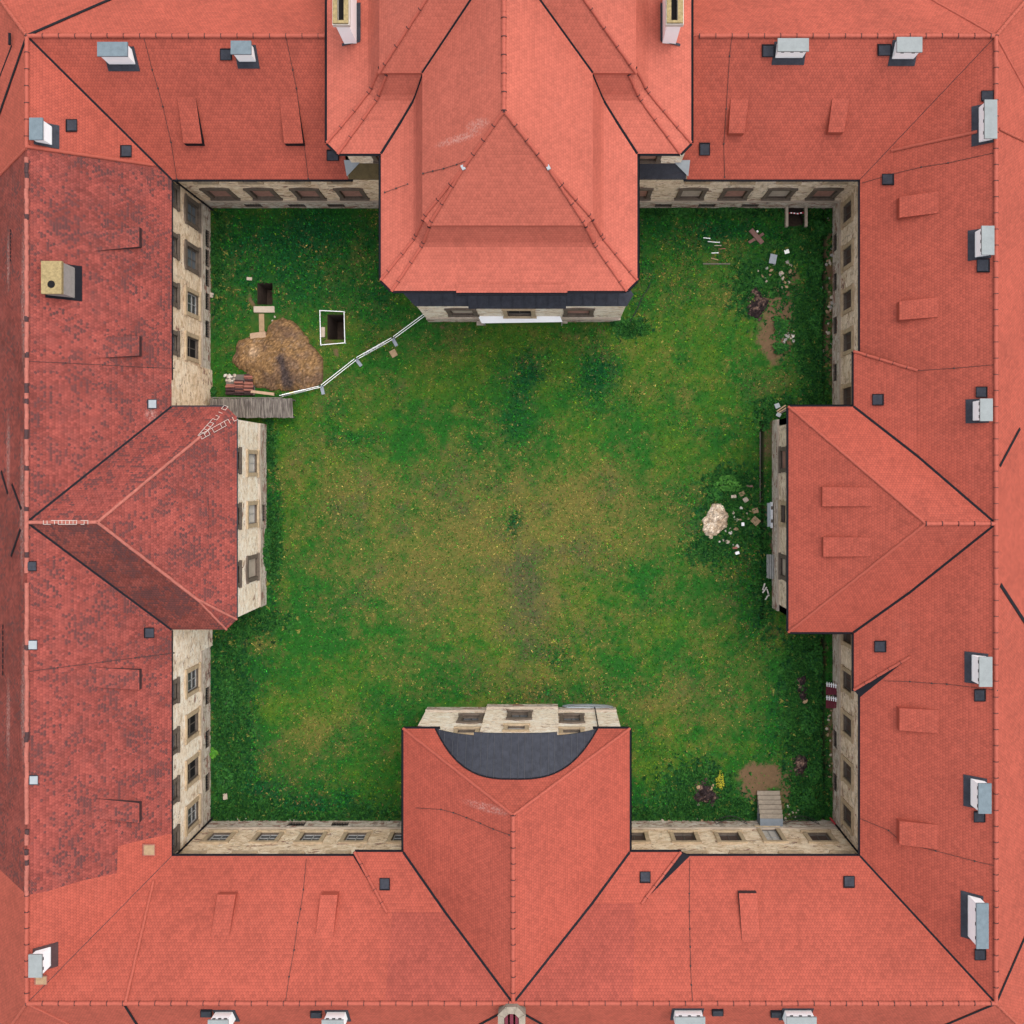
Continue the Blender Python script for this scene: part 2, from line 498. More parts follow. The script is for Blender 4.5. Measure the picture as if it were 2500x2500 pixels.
def ridge_caps(mb, a, b, r=0.17, step=0.42, up=(0, 0, 1), clip=3, lift=0.02, old=False):
    a, b = V(a), V(b)
    L = (b - a).length
    n = max(1, int(L / step))
    d = (b - a) / n
    for i in range(n):
        if old and random.random() < 0.05:
            continue
        j = V((random.uniform(-.012, .012), random.uniform(-.012, .012), lift + random.uniform(-.006, .006)))
        if old:
            j = j * 2.5
        mi = 0 if not (old and random.random() < 0.14) else 1
        mb.halfpipe(a + d * i + j, a + d * (i + 1.06) + j, r, up, 6, mi, r * 0.9)
        if clip and i % clip == 0 and not old:
            mb.halfpipe(a + d * (i - 0.06) + j, a + d * (i + 0.06) + j, r * 1.22, up, 6, 1)

def flat_strip(mb, a, b, w, up, t=0.03, lift=0.03, mi=0):
    up = V(up).normalized()
    mb.mark()
    mb.bar(V(a) + up * lift, V(b) + up * lift, w, t, mi, up)

def gutter(mb, a, b, out, r=0.10):
    """half-round eave gutter hung just outside the eave edge"""
    mb.mark()
    a, b, out = V(a), V(b), V(out).normalized()
    o = out * r * 0.9 + V((0, 0, -0.02))
    d = (b - a).normalized()
    n = 6
    for k in range(n):
        t0, t1 = math.pi * k / n, math.pi * (k + 1) / n
        q = [o + out * (-math.cos(t)) * r + V((0, 0, -math.sin(t) * r)) for t in (t0, t1)]
        mb.poly([a + q[0], a + q[1], b + q[1], b + q[0]])
        q2 = [o + out * (-math.cos(t)) * (r - .015) + V((0, 0, -math.sin(t) * (r - .015))) for t in (t0, t1)]
        mb.poly([a + q2[1], a + q2[0], b + q2[0], b + q2[1]])
    # the dark fascia board behind it
    mb.bar(a + V((0, 0, -0.16)) - out * 0.02, b + V((0, 0, -0.16)) - out * 0.02, 0.04, 0.26)

# ------------------------------------------------------------------ chimney, hatch, dormer, cable builders
def z_roof(planes, x, y):
    return max(p.z(x, y) for p in planes) if isinstance(planes, (list, tuple)) else planes.z(x, y)

def chimney(parent, plane, x0, y0, x1, y1, ztop=19.08, capm='capstone', shaftm='white', over=0.12, slots=0, side=(0, -1), flash='soft_metal', t=0.16):
    a, b = W(x0, y1, ztop), W(x1, y0, ztop)
    ax, ay, bx, by = a.x, a.y, b.x, b.y
    sx0, sy0, sx1, sy1 = ax + over, ay + over, bx - over, by - over
    zb = min(plane.z(x, y) for x in (sx0, sx1) for y in (sy0, sy1)) - 0.4
    mb = MB()
    mb.abox(sx0, sy0, zb, sx1, sy1, ztop - t)
    ch = mb.build('chimney', M[shaftm], parent)
    mb = MB()
    mb.abox(ax, ay, ztop - t, bx, by, ztop)
    if over > 0.08:
        mb.abox(sx0 - .05, sy0 - .05, ztop - t - .1, sx1 + .05, sy1 + .05, ztop - t - 0.002)
    mb.build('chimney_cap', [M[capm]], ch)
    if slots:
        mb = MB()
        for k in range(slots):
            f = (k + 0.5) / slots
            if side[1]:
                y = sy0 if side[1] < 0 else sy1
                x = sx0 + (sx1 - sx0) * f
                mb.abox(x - .12, y - .03, ztop - .5, x + .12, y + .03, ztop - t - .12)
            else:
                x = sx0 if side[0] < 0 else sx1
                y = sy0 + (sy1 - sy0) * f
                mb.abox(x - .03, y - .12, ztop - .5, x + .03, y + .12, ztop - t - .12)
        mb.build('vent_slot', M['void'], ch)
    # flashing collar lying on the slope around the shaft
    mb = MB()
    e = 0.2
    lo = -V((plane.n.x, plane.n.y, 0)).normalized()       # uphill direction
    o = [(sx0 - e, sy0 - e), (sx1 + e, sy0 - e), (sx1 + e, sy1 + e), (sx0 - e, sy1 + e)]
    o = [(x - lo.x * .2, y - lo.y * .2) if (V((x, y, 0)) - V(((sx0 + sx1) / 2, (sy0 + sy1) / 2, 0))).dot(lo) < 0 else (x, y) for x, y in o]
    i = [(sx0 + .02, sy0 + .02), (sx1 - .02, sy0 + .02), (sx1 - .02, sy1 - .02), (sx0 + .02, sy1 - .02)]
    for k in range(4):
        j = (k + 1) % 4
        mb.poly([plane.at(*o[k], .05), plane.at(*o[j], .05), plane.at(*i[j], .09), plane.at(*i[k], .09)])
        mb.poly([plane.at(*o[k], -.02), plane.at(*o[j], -.02), plane.at(*o[j], .05), plane.at(*o[k], .05)])
    mb.build('flashing', M[flash], ch)
    return ch

def hatch(parent, plane, x0, y0, x1, y1, mat='metal', lid=None):
    """small roof hatch: raised frame with a sloping lid"""
    c = [plane.px(x0, y0), plane.px(x1, y0), plane.px(x1, y1), plane.px(x0, y1)]
    cen = sum(c, V()) / 4
    mb = MB()
    up = plane.n * 0.16
    q = [p + up for p in c]
    for k in range(4):
        j = (k + 1) % 4
        mb.poly([c[k] - up * .2, c[j] - up * .2, q[j], q[k]])
    ii = [cen + (p - cen) * 0.86 + up for p in c]
    for k in range(4):
        j = (k + 1) % 4
        mb.poly([q[k], q[j], ii[j], ii[k]])
    h = mb.build('roof_hatch', M[mat], parent)
    mb = MB()
    l0 = [cen + (p - cen) * 0.84 + up * 0.9 for p in c]
    l1 = [cen + (p - cen) * 0.84 + up * 1.25 for p in c]
    for k in range(4):
        j = (k + 1) % 4
        mb.poly([l0[k], l0[j], l1[j], l1[k]])
    mb.poly(l1)
    mb.build('lid', M[lid or 'soft_metal'], h)
    return h

def dormer(parent, plane, up_a, up_b, lo_a, lo_b, h=0.62, mat='tile', front='metal'):
    """low shed dormer: its tiled top starts flush with the slope and lifts towards the eave"""
    A, B, Cc, D = plane.px(*up_a, .04), plane.px(*up_b, .04), plane.px(*lo_b), plane.px(*lo_a)
    # the lower edge is seen lifted, so set it back down along its own sight line
    top = []
    for q in (D, Cc):
        t = q + V((0, 0, h))
        r = (H - t.z) / (H - q.z)
        top.append(V((q.x * r, q.y * r, t.z)))
    D2, C2 = top
    Dg, Cg = plane.at(D2.x, D2.y, -.03), plane.at(C2.x, C2.y, -.03)
    mb = MB()
    p2 = Plane(A, B, C2)
    p2.poly(mb, [A, B, C2, D2])
    d = MB()
    d.poly([A, D2, Dg]); d.poly([B, Cg, C2]); d.poly([D2, C2, Cg, Dg])
    o = mb.build('dormer', M[mat], parent)
    d.build('cheek', M[front], o)
    return o

def cable(parent, plane_pts, r=0.018, clips=True):
    mb = MB()
    for a, b in zip(plane_pts[:-1], plane_pts[1:]):
        mb.tube(a, b, r, 5)
        if clips:
            mb.box(b, (.05, 0, 0), (0, .05, 0), (0, 0, .05))
    return mb.build('lightning_cable', M['iron'], parent)

# ------------------------------------------------------------------ walls and windows
def wall_open(mb, p0, p1, n, z0, z1, ops, depth=0.34, mi=0, ri=1):
    """wall face from p0 to p1 with real openings (s0, s1, za, zb) and their reveals"""
    p0, p1, n = V((p0[0], p0[1], 0)), V((p1[0], p1[1], 0)), V((n[0], n[1], 0))
    L = (p1 - p0).length
    t = (p1 - p0) / L
    P = lambda s, z, d=0.0: p0 + t * s - n * d + V((0, 0, z))
    ops = [(max(0.02, a), min(L - .02, b), c, d) for a, b, c, d in ops if b > 0.1 and a < L - .1]
    S = sorted({0.0, L} | {o[0] for o in ops} | {o[1] for o in ops})
    Z = sorted({z0, z1} | {o[2] for o in ops} | {o[3] for o in ops})
    for i in range(len(S) - 1):
        for j in range(len(Z) - 1):
            sc, zc = (S[i] + S[i + 1]) / 2, (Z[j] + Z[j + 1]) / 2
            if any(o[0] < sc < o[1] and o[2] < zc < o[3] for o in ops):
                continue
            mb.poly([P(S[i], Z[j]), P(S[i + 1], Z[j]), P(S[i + 1], Z[j + 1]), P(S[i], Z[j + 1])], mi)
    for a, b, c, d in ops:
        mb.poly([P(a, c), P(b, c), P(b, c, depth), P(a, c, depth)], ri)
        mb.poly([P(a, d), P(b, d), P(b, d, depth), P(a, d, depth)], ri)
        mb.poly([P(a, c), P(a, d), P(a, d, depth), P(a, c, depth)], ri)
        mb.poly([P(b, c), P(b, d), P(b, d, depth), P(b, c, depth)], ri)
    return P, t, n

def window(parent, P, t, n, a, b, c, d, style):
    """pane (or infill) in the opening, with frame and stone surround"""
    pane, fr, sur, bars, arch = {
        'glass': ('glass_blue', 'frame', 'surround_dark', (2, 3), .28),
        'brick': ('brickfill', 'frame', 'surround_dark', (1, 1), .30),
        'dark': ('glass', 'frame_grey', 'surround', (2, 3), .16),
        'shutter': ('boards', 'frame', 'surround', (2, 1), .18),
        'void': ('void', 'frame', 'surround', (2, 2), .0),
        'plain': ('void', 'frame', None, (3, 1), .0),
        'pale': ('dirty_white', 'frame_grey', 'surround', (2, 2), .12)}[style]
    up = V((0, 0, 1))
    mb = MB()
    cm = (P((a + b) / 2, (c + d) / 2, 0.30))
    mb.box(cm, t * (b - a) / 2, n * 0.03, up * (d - c) / 2)
    if style in ('brick',):       # half bricked up: a lower wall in front, an open gap above
        mb2 = MB()
        hh = c + (d - c) * random.uniform(.62, .8)
        mb2.box(P((a + b) / 2, (c + hh) / 2, 0.2), t * (b - a) / 2 * .985, n * 0.06, up * (hh - c) / 2)
        w = mb.build('window', M['void'], parent)
        mb2.build('infill', M[random.choice(['brickfill', 'stone', 'brickfill'])], w)
    else:
        w = mb.build('window', M[pane], parent)
    mb = MB()
    f = 0.09
    for s_ in (a + f / 2, b - f / 2):
        mb.box(P(s_, (c + d) / 2, .25), t * f / 2, n * .05, up * (d - c) / 2)
    for z_ in (c + f / 2, d - f / 2):
        mb.box(P((a + b) / 2, z_, .25), t * ((b - a) / 2 - f), n * .05, up * f / 2)
    for k in range(1, bars[0]):
        s_ = a + (b - a) * k / bars[0]
        mb.box(P(s_, (c + d) / 2, .245), t * .035, n * .04, up * ((d - c) / 2 - f))
    for k in range(1, bars[1]):
        z_ = c + (d - c) * k / bars[1]
        mb.box(P((a + b) / 2, z_, .24), t * ((b - a) / 2 - f), n * .04, up * .03)
    mb.build('frame', M[fr], w)
    if sur:
        mb = MB()
        q = 0.36
        for s_ in (a - q / 2, b + q / 2):
            mb.box(P(s_, (c + d) / 2, -.05), t * q / 2, n * .08, up * (d - c) / 2)
        # sill
        mb.box(P((a + b) / 2, c - .11, -.08), t * ((b - a) / 2 + q + .1), n * .14, up * .11)
        # gently arched head made of wedges
        N = 6
        for k in range(N):
            x0, x1 = (k / N) * 2 - 1, ((k + 1) / N) * 2 - 1
            e0, e1 = arch * (1 - abs(x0) ** 1.5), arch * (1 - abs(x1) ** 1.5)
            hw = (b - a) / 2 + q + .06
            m_ = (a + b) / 2
            pts = [(m_ + x0 * hw, d), (m_ + x1 * hw, d), (m_ + x1 * hw, d + .3 + e1), (m_ + x0 * hw, d + .3 + e0)]
            fr_ = [P(s_, z_, -.16) for s_, z_ in pts]
            bk = [P(s_, z_, -.0) for s_, z_ in pts]
            mb.poly(fr_)
            mb.poly([fr_[3], fr_[2], bk[2], bk[3]])
            mb.poly([fr_[0], fr_[1], bk[1], bk[0]])
            if k == 0: mb.poly([fr_[0], fr_[3], bk[3], bk[0]])
            if k == N - 1: mb.poly([fr_[1], fr_[2], bk[2], bk[1]])
        mb.build('surround', M[sur], w)
    return w

def facade(parent, p0, p1, n, z1, rows, wall='wall', plinth=2.0, plin=0.16, base=-0.7, band=True, cellars=()):
    """courtyard wall: rows = [(positions along wall, half width, za, zb, style)]"""
    ops, wins = [], []
    for pos_, hw, za, zb, st in rows:
        for k, s_ in enumerate(pos_):
            stl = st if isinstance(st, str) else st[k % len(st)]
            ops.append((s_ - hw, s_ + hw, za, zb))
            wins.append((s_ - hw, s_ + hw, za, zb, stl))
    mb = MB()
    P, t, nn = wall_open(mb, p0, p1, n, plinth, z1, ops)
    w = mb.build('wall', [M[wall], M['surround_dark']], parent)
    L = (V((p1[0], p1[1], 0)) - V((p0[0], p0[1], 0))).length
    mb = MB()
    q0 = V((p0[0], p0[1], 0)) + nn * plin
    q1 = V((p1[0], p1[1], 0)) + nn * plin
    P2, _, _ = wall_open(mb, q0, q1, nn, base, plinth, [(s_ - .8, s_ + .8, .3, 1.45) for s_ in cellars], 0.3)
    mb.poly([P(0, plinth), P(L, plinth), P2(L, plinth), P2(0, plinth)])
    mb.poly([P(0, base), P(0, plinth), P2(0, plinth), P2(0, base)])
    mb.poly([P(L, base), P(L, plinth), P2(L, plinth), P2(L, base)])
    mb.build('plinth', [M['plinth'], M['surround_dark']], w)
    if band:
        mb = MB()
        # broken string course above the plinth
        s_ = 0.0
        while s_ < L - .3:
            e = min(L, s_ + random.uniform(.8, 2.6))
            if True:
                mb.box(P((s_ + e) / 2, plinth + .16 + random.uniform(-.02, .02), -.07 + random.uniform(-.03, .03)), t * (e - s_) / 2, nn * .1, V((0, 0, .11)))
            s_ = e
        mb.build('string_course', M['stone'], w)
    for a, b, c, d, stl in wins:
        if a > -0.2 and b < L + .2:
            window(parent, P, t, nn, max(a, .02), min(b, L - .02), c, d, stl)
    for s_ in cellars:
        if .6 < s_ < L - .6:
            mb = MB()
            mb.box(P2(s_, .875, .27), t * .8, nn * .02, V((0, 0, .58)))
            cw = mb.build('cellar_window', M['void'], parent)
            mb = MB()
            for k in range(6):
                mb.box(P2(s_ - .62 + .25 * k, .875, .12), t * .03, nn * .03, V((0, 0, .57)))
            mb.build('bar', M['iron'], cw)
    return P, t, nn

def drainpipe(parent, x, y, z0, z1, r=0.085, mat='metal'):
    mb = MB()
    mb.tube((x, y, z0), (x, y, z1), r, 8)
    for z in np.arange(z0 + 1, z1, 2.2):
        mb.tube((x, y, z), (x, y, z + .08), r * 1.35, 8)
    return mb.build('drainpipe', M[mat], parent)

zc = 4.7
sx = lambda px: (px - NX) * (H - zc) / F      # X on a north or south wall
sy = lambda py: (NY - py) * (H - zc) / F      # Y on an east or west wall

# ================================================================== THE FOUR WINGS
# ---------- north
wingN = thing('palace_wing', 'red tiled wing with bricked-up windows along the top, parted by the stepped-roof pavilion', 'palace wing', (-25, 30, 0))
XL, XR = -17.55, 11.5                     # where its roof stops against the tall pavilion
def outer_corner(P_, plA, qA, plB, qB, hpx):
    """valley feet and hip foot of a corner block's outer roof"""
    def foot(pl, q):
        d = pl.px(*q) - P_
        return P_ + d * ((ZE - P_.z) / d.z)
    a, b = foot(plA, qA), foot(plB, qB)
    px0 = (NX + P_.x * F / (H - P_.z), NY - P_.y * F / (H - P_.z))
    s_ = 3.0
    h = W(px0[0] + (hpx[0] - px0[0]) * s_, px0[1] + (hpx[1] - px0[1]) * s_, ZE)
    return a, b, h
cNW = outer_corner(R_nw, PNo, (268, 0), PWo, (13, 240), (15, 18))
cNE = outer_corner(R_ne, PNo, (2275, 0), PEo, (2488, 192), (2490, 18))
cSW = outer_corner(R_sw, PSo, (170, 2500), PWo, (17, 2330), (30, 2500))
cSE = outer_corner(R_se, PSo, (2310, 2500), PEo, (2500, 2290), (2496, 2512))

mb = MB()
PN.poly(mb, [E_nw, PN.at(XL, YEN), PN.at(XL, YRN), R_nw])
PNo.poly(mb, [R_nw, PNo.at(XL, YRN), PNo.at(XL, YON), cNW[0]])
for (a, b, h), R_ in ((cNW, R_nw),):
    Plane(R_, a, h).poly(mb, [R_, a, h])
    Plane(R_, b, h).poly(mb, [R_, b, h])
mb.build('roof', M['tile'], wingN)
mb = MB()
PN.poly(mb, [PN.at(XR, YEN), E_ne, R_ne, PN.at(10.6, YRN), PN.at(10.6, 26.6), PN.at(XR - .1, 26.1)])
PNo.poly(mb, [PNo.at(10.6, YRN), R_ne, cNE[0], PNo.at(10.6, YON)])
for (a, b, h), R_ in ((cNE, R_ne),):
    Plane(R_, a, h).poly(mb, [R_, a, h])
    Plane(R_, b, h).poly(mb, [R_, b, h])
rfN = mb.build('roof', M['tile'], wingN)
mb = MB()
ridge_caps(mb, R_nw, PN.at(XL, YRN)); ridge_caps(mb, PN.at(XR, YRN), R_ne)
ridge_caps(mb, R_nw, cNW[2], clip=0); ridge_caps(mb, R_ne, cNE[2], clip=0)
ridge_caps(mb, R_ne, cNE[0], 0.1, clip=0); ridge_caps(mb, R_ne, cNE[1], 0.1, clip=0)
mb.build('ridge_cap', [M['cap'], M['clip']], rfN, True)
mb = MB()
gutter(mb, E_nw, PN.at(XL + .4, YEN), (0, -1, 0)); gutter(mb, PN.at(XR - .3, YEN), E_ne, (0, -1, 0))
mb.build('eave_gutter', M['metal'], rfN)
mb = MB()
flat_strip(mb, E_nw, R_nw, .2, PN.n + PW.n)
flat_strip(mb, R_nw, cNW[0], .34, PNo.n, lift=.05); flat_strip(mb, R_nw, cNW[1], .3, PWo.n, lift=.05)
mb.build('valley_gutter', M['metal'], rfN)
mb = MB()
flat_strip(mb, E_ne, R_ne, .05, PN.n + PE.n, lift=.012)
mb.build('valley_seam', M['clip'], rfN)

# walls of the north wing (courtyard side, broken by the pavilion, and outer side)
Lw = lambda xs, x0: [x - x0 for x in xs]
x0 = XWW
facade(wingN, (x0, YWN), (-12.0, YWN), (0, -1), ZE - .15,
       [(Lw([sx(537), sx(642), sx(752), sx(858)], x0), .92, 3.2, 6.1, 'brick'), (Lw([sx(537), sx(642), sx(752), sx(850)], x0), .65, 8.6, 10.4, 'void')],
       'wall', 2.0, cellars=Lw([sx(590), sx(700), sx(800)], x0))
x0 = 6.3
facade(wingN, (x0, YWN), (XWE, YWN), (0, -1), ZE - .15,
       [(Lw([sx(1556), sx(1688), sx(1795), sx(1903), sx(2012)], x0), .92, 3.2, 6.1, 'brick'), (Lw([sx(1688), sx(1795), sx(1903), sx(2012)], x0), .65, 8.6, 10.4, 'void')],
       'wall_dark', 2.0, cellars=Lw([sx(1630), sx(1740), sx(1850)], x0))
mb = MB()
mb.mark(); mb.abox(XOW + 1, YON - 1.2, 0, XL, YON - .6, ZE - .2); mb.mark(); mb.abox(XR, YON - 1.2, 0, XOE - 1, YON - .6, ZE - .2)
mb.build('outer_wall', M['wall'], wingN)
drainpipe(wingN, XWW + .42, YWN - .38, -.3, ZE - .1)
for c in ((237, 102, 311, 137, 'capstone_dark', 0), (563, 99, 613, 132, 'capstone_dark', 0), (1899, 93, 1975, 125, 'capstone', 3), (2190, 90, 2252, 127, 'capstone', 2)):
    chimney(wingN, PN, *c[:4], capm=c[4], slots=c[5])
for h_ in ((538, 118, 567, 146), (798, 365, 828, 391), (1860, 108, 1890, 138), (2142, 107, 2175, 135), (1707, 348, 1733, 378)):
    hatch(wingN, PN, *h_)
dormer(wingN, PN, (433, 237), (478, 237), (448, 350), (493, 350))
dormer(wingN, PN, (682, 235), (726, 235), (694, 350), (740, 350))
dormer(wingN, PN, (1784, 240), (1828, 240), (1779, 325), (1817, 325), front='tile')
dormer(wingN, PN, (2032, 240), (2074, 240), (2022, 323), (2060, 323), front='tile')
cable(wingN, [PN.px(*q, .05) for q in ((352, 92), (372, 170), (386, 215), (398, 260), (418, 347), (432, 437))])
cable(wingN, [PN.px(*q, .05) for q in ((697, 84), (715, 170), (724, 215), (740, 330), (753, 436))])
cable(wingN, [PN.px(*q, .05) for q in ((1787, 88), (1781, 136), (1773, 265), (1767, 350), (1769, 432))])
# zinc flashing where the roof stops at the chamfered pavilion corner
mb = MB()
for xo, xi in ((XL - .05, XL + 1.5), (XR + .05, XR - 1.5)):
    mb.mark(); mb.poly([V((xo, YEN + .15, 11.35)), V((xo, 26.35, 12.6)), V((xi, 26.35, 12.6))])
mb.build('zinc_flashing', M['zinc'], rfN)

# ---------- west (old mossy tiles between two renewed ends)
wingW = thing('palace_wing', 'wing under old mottled mossy tiles along the left edge of the courtyard', 'palace wing', (-37, -3, 0))
mb = MB()
b1 = [PW.px(62, 360), PW.px(374, 403)]
yv = b1[1]
PW.poly(mb, [R_nw, V((XRW, b1[0].y, ZR)), b1[1], E_nw], 0)
q = lambda x, y: PW.px(x, y)
edge = [V((XRW, q(70, 2185).y, ZR)), q(120, 2175), q(200, 2150), q(285, 2132), q(288, 2066), q(330, 2055), V((XEW, q(419, 2035).y, ZE))]
PW.poly(mb, [V((XRW, b1[0].y, ZR))] + edge + [V((XEW, b1[1].y, ZE)), b1[1]], 1)
PW.poly(mb, edge[::-1] + [R_sw, E_sw] if False else [edge[0], R_sw, E_sw] + edge[:0:-1], 0)
o1, o2 = PWo.px(8, 392), PWo.px(8, 2165)
ya, yb = b1[0].y, q(70, 2185).y
PWo.poly(mb, [R_nw, V((XRW, ya, ZR)), V((XOW, ya - 2.5, ZE)), cNW[1]], 0)
PWo.poly(mb, [V((XRW, ya, ZR)), V((XRW, yb, ZR)), V((XOW, yb + 1.5, ZE)), V((XOW, ya - 2.5, ZE))], 2)
PWo.poly(mb, [V((XRW, yb, ZR)), R_sw, cSW[1], V((XOW, yb + 1.5, ZE))], 0)
rfW = mb.build('roof', [M['tile'], M['tile_old'], M['tile_outer']], wingW)
mb = MB()
ridge_caps(mb, R_nw, V((XRW, ya, ZR)))
ridge_caps(mb, V((XRW, yb, ZR)), R_sw)
for k in range(20):                         # verge course of the renewed corner
    pass
ridge_caps(mb, PW.px(64, 358, .02), PW.px(374, 403, .02), .16, .3, PW.n, clip=0)
ridge_caps(mb, V((XRW, ya, ZR)), V((XOW, ya - 2.5, ZE)), .14, .3, PWo.n, clip=0)
mb.build('ridge_cap', [M['cap'], M['clip']], rfW, True)
mb = MB()
ridge_caps(mb, V((XRW, ya, ZR)), V((XRW, yb, ZR)), .17, .40, old=True)
mb.build('old_ridge_cap', [M['cap_old'], M['rust_dark']], rfW, True)
mb = MB()
gutter(mb, V((XEW, 8.0, ZE)), E_nw, (1, 0, 0), .06); gutter(mb, E_sw, V((XEW, -13.5, ZE)), (1, 0, 0), .06)
mb.build('eave_gutter', M['metal'], rfW)
mb = MB()
flat_strip(mb, E_sw, R_sw, .05, PW.n + PS.n, lift=.012)
mb.build('valley_seam', M['clip'], rfW)
# outer gutters of the risalit behind the ridge
mb = MB()
for a, b in (((4, 1150), (20, 1205)), ((30, 1182), (53, 1243)), ((51, 1292), (28, 1358))):
    flat_strip(mb, PWo.px(*a), PWo.px(*b), .22, PWo.n, lift=.05)
mb.tube(PWo.px(33, 84, .3), PWo.px(33, 112, .3), .12, 6)
flat_strip(mb, PWo.px(30, 112), PWo.px(0, 190), .2, PWo.n, lift=.05)
for k in range(9):
    flat_strip(mb, PWo.px(8, 1525 + k * 14), PWo.px(8, 1536 + k * 14), .12, PWo.n, lift=.05)
    flat_strip(mb, PWo.px(27, 560 + k * 9), PWo.px(27, 566 + k * 9), .1, PWo.n, lift=.05)
mb.build('outer_gutter', M['metal'], rfW)

# its wall: north part, and south part, in world Y
y0 = YWN
facade(wingW, (XWW, y0), (XWW, 5.2), (1, 0), ZE - .15,
       [([y0 - sy(p) for p in (521, 631, 741, 849)], .92, 3.0, 6.3, ('glass', 'glass', 'dark', 'void')), ([y0 - sy(p) for p in (510, 625, 740, 852)], .7, 8.5, 10.4, 'glass')],
       'wall', 2.1, cellars=[y0 - sy(p) for p in (560, 610, 660, 720, 790)])
y0 = -12.9
facade(wingW, (XWW, y0), (XWW, YWS), (1, 0), ZE - .15,
       [([y0 - sy(p) for p in (1662, 1771, 1881, 1990)], .92, 3.0, 6.2, ('dark', 'void', 'void', 'dark')), ([y0 - sy(p) for p in (1664, 1780, 1895, 2010)], .7, 8.5, 10.4, 'glass')],
       'wall_pale', 2.1, cellars=[y0 - sy(p) for p in (1720, 1830, 1940)])
# the shallow projections beside the pavilion
mb = MB()
ya_, yb_ = (NY - 898) * .0385, 5.4
mb.abox(XWW - .1, yb_, -.6, XWW + .35, ya_, ZE - .2)
mb.build('projection', M['wall'], wingW)
mb = MB()
mb.abox(XWW - .1, -16.6, -.6, XWW + .35, -12.9, ZE - .2)
mb.build('projection', M['wall_pale'], wingW)
mb = MB(); mb.abox(XOW + .6, YOS + 1, 0, XOW + 1.2, YON - 1, ZE - .2)
mb.build('outer_wall', M['wall'], wingW)
drainpipe(wingW, XWW + .38, YWS + .42, -.3, ZE - .1)
chimney(wingW, PW, 71, 287, 104, 341, capm='capstone_dark', side=(1, 0))
co = chimney(wingW, PW, 100, 637, 150, 717, ztop=18.6, capm='lichen', shaftm='concrete', over=.06, t=.35, flash='metal')
mb = MB()
cc = W(125, 694, 18.6)
mb.tube(cc + V((0, 0, -.05)), cc + V((0, 0, .012)), .3, 14)
mb.build('flue', M['void'], co)
chimney(wingW, PW, 69, 2331, 102, 2387, slots=2, side=(1, 0), flash='rust_dark')
hatch(wingW, PW, 160, 292, 187, 322); hatch(wingW, PW, 293, 355, 320, 384)
hatch(wingW, PW, 64, 1370, 88, 1394); hatch(wingW, PW, 351, 1532, 375, 1557)
hatch(wingW, PW, 359, 975, 381, 998, 'soft_metal', 'zinc'); hatch(wingW, PW, 66, 1562, 90, 1586, 'soft_metal', 'zinc')
hatch(wingW, PW, 69, 1892, 92, 1915, 'soft_metal', 'zinc')
hatch(wingW, PW, 347, 2060, 377, 2088, 'rust', 'tan'); hatch(wingW, PW, 83, 2380, 114, 2403, 'rust', 'tan')
for yy in (578, 844, 1660, 1985):
    dd = (yy - 1250) * .016
    dormer(wingW, PW, (228, yy - 24 - dd), (228, yy + 24 - dd), (340, yy - 24), (340, yy + 24), .45, 'tile_old', 'rust_dark')
cable(wingW, [PW.px(*q_, .05) for q_ in ((62, 882), (160, 886), (250, 891), (360, 897), (424, 899))])
cable(wingW, [PW.px(*q_, .05) for q_ in ((62, 1640), (140, 1630), (250, 1616), (330, 1606), (424, 1594))])

# ---------- east
wingE = thing('palace_wing', 'clean red tiled wing with six white chimneys along the right edge of the courtyard', 'palace wing', (31, -3, 0))
mb = MB()
PE.poly(mb, [E_ne, E_se, R_se, R_ne])
PEo.poly(mb, [R_ne, R_se, cSE[1], cNE[1]])
def kick(mb, cheek, cap, pl, A, B, T0, T1, root):
    """eave step beside a pavilion: the roof edge juts out by half a metre and runs back into the main slope"""
    A, B = V(A), V(B)
    T0, T1 = pl.at(T0.x, T0.y, .03), pl.at(T1[0], T1[1], .03)
    p = Plane(A, B, T0)
    p.poly(mb, [A, B, T1, T0])
    root = pl.at(root[0], root[1], .0)
    cheek.mark()
    cheek.poly([A, T0, root])
    cheek.poly([A, root, root - V((0, 0, .3)), A - V((0, 0, .3))])
    ridge_caps(cap, A, T0, .13, .3, pl.n, clip=4, lift=.03)
    return p, B, T1
J = 0.55
ck, cp = MB(), MB()
EYN, EYS = 5.69, -13.62
EYM = (EYN + EYS) / 2
t0_, t1_ = PE.px(2240, 905), PE.px(2222, 1603)
vy = lambda x, y: y + (EYM - y) * (x - XEE) / (XRE - XEE)
KE1 = kick(mb, ck, cp, PE, (XEE - J, (NY - 858) * kE, ZE + .02), (XEE - J, EYN, ZE + .02), t0_, (t0_.x, vy(t0_.x, EYN)), (XEE, (NY - 860) * kE))
KE2 = kick(mb, ck, cp, PE, (XEE - J, (NY - 1684) * kE, ZE + .02), (XEE - J, EYS, ZE + .02), t1_, (t1_.x, vy(t1_.x, EYS)), (XEE, (NY - 1702) * kE))
for a in (cNE, cSE):
    pass
rfE = mb.build('roof', M['tile'], wingE)
ck.build('eave_cheek', M['metal'], rfE)
ridge_caps(cp, R_ne, R_se)
ridge_caps(cp, PE.px(2177, 368, .03), PE.px(2386, 322, .03), .14, .3, PE.n, clip=0)
ridge_caps(cp, PEo.px(2438, 315, .03), PEo.px(2500, 345, .03), .12, .3, PEo.n, clip=0)
cp.build('ridge_cap', [M['cap'], M['clip']], rfE, True)
mb = MB()
gutter(mb, V((XEE, (NY - 862) * kE, ZE)), E_ne, (-1, 0, 0)); gutter(mb, E_se, V((XEE, (NY - 1692) * kE, ZE)), (-1, 0, 0))
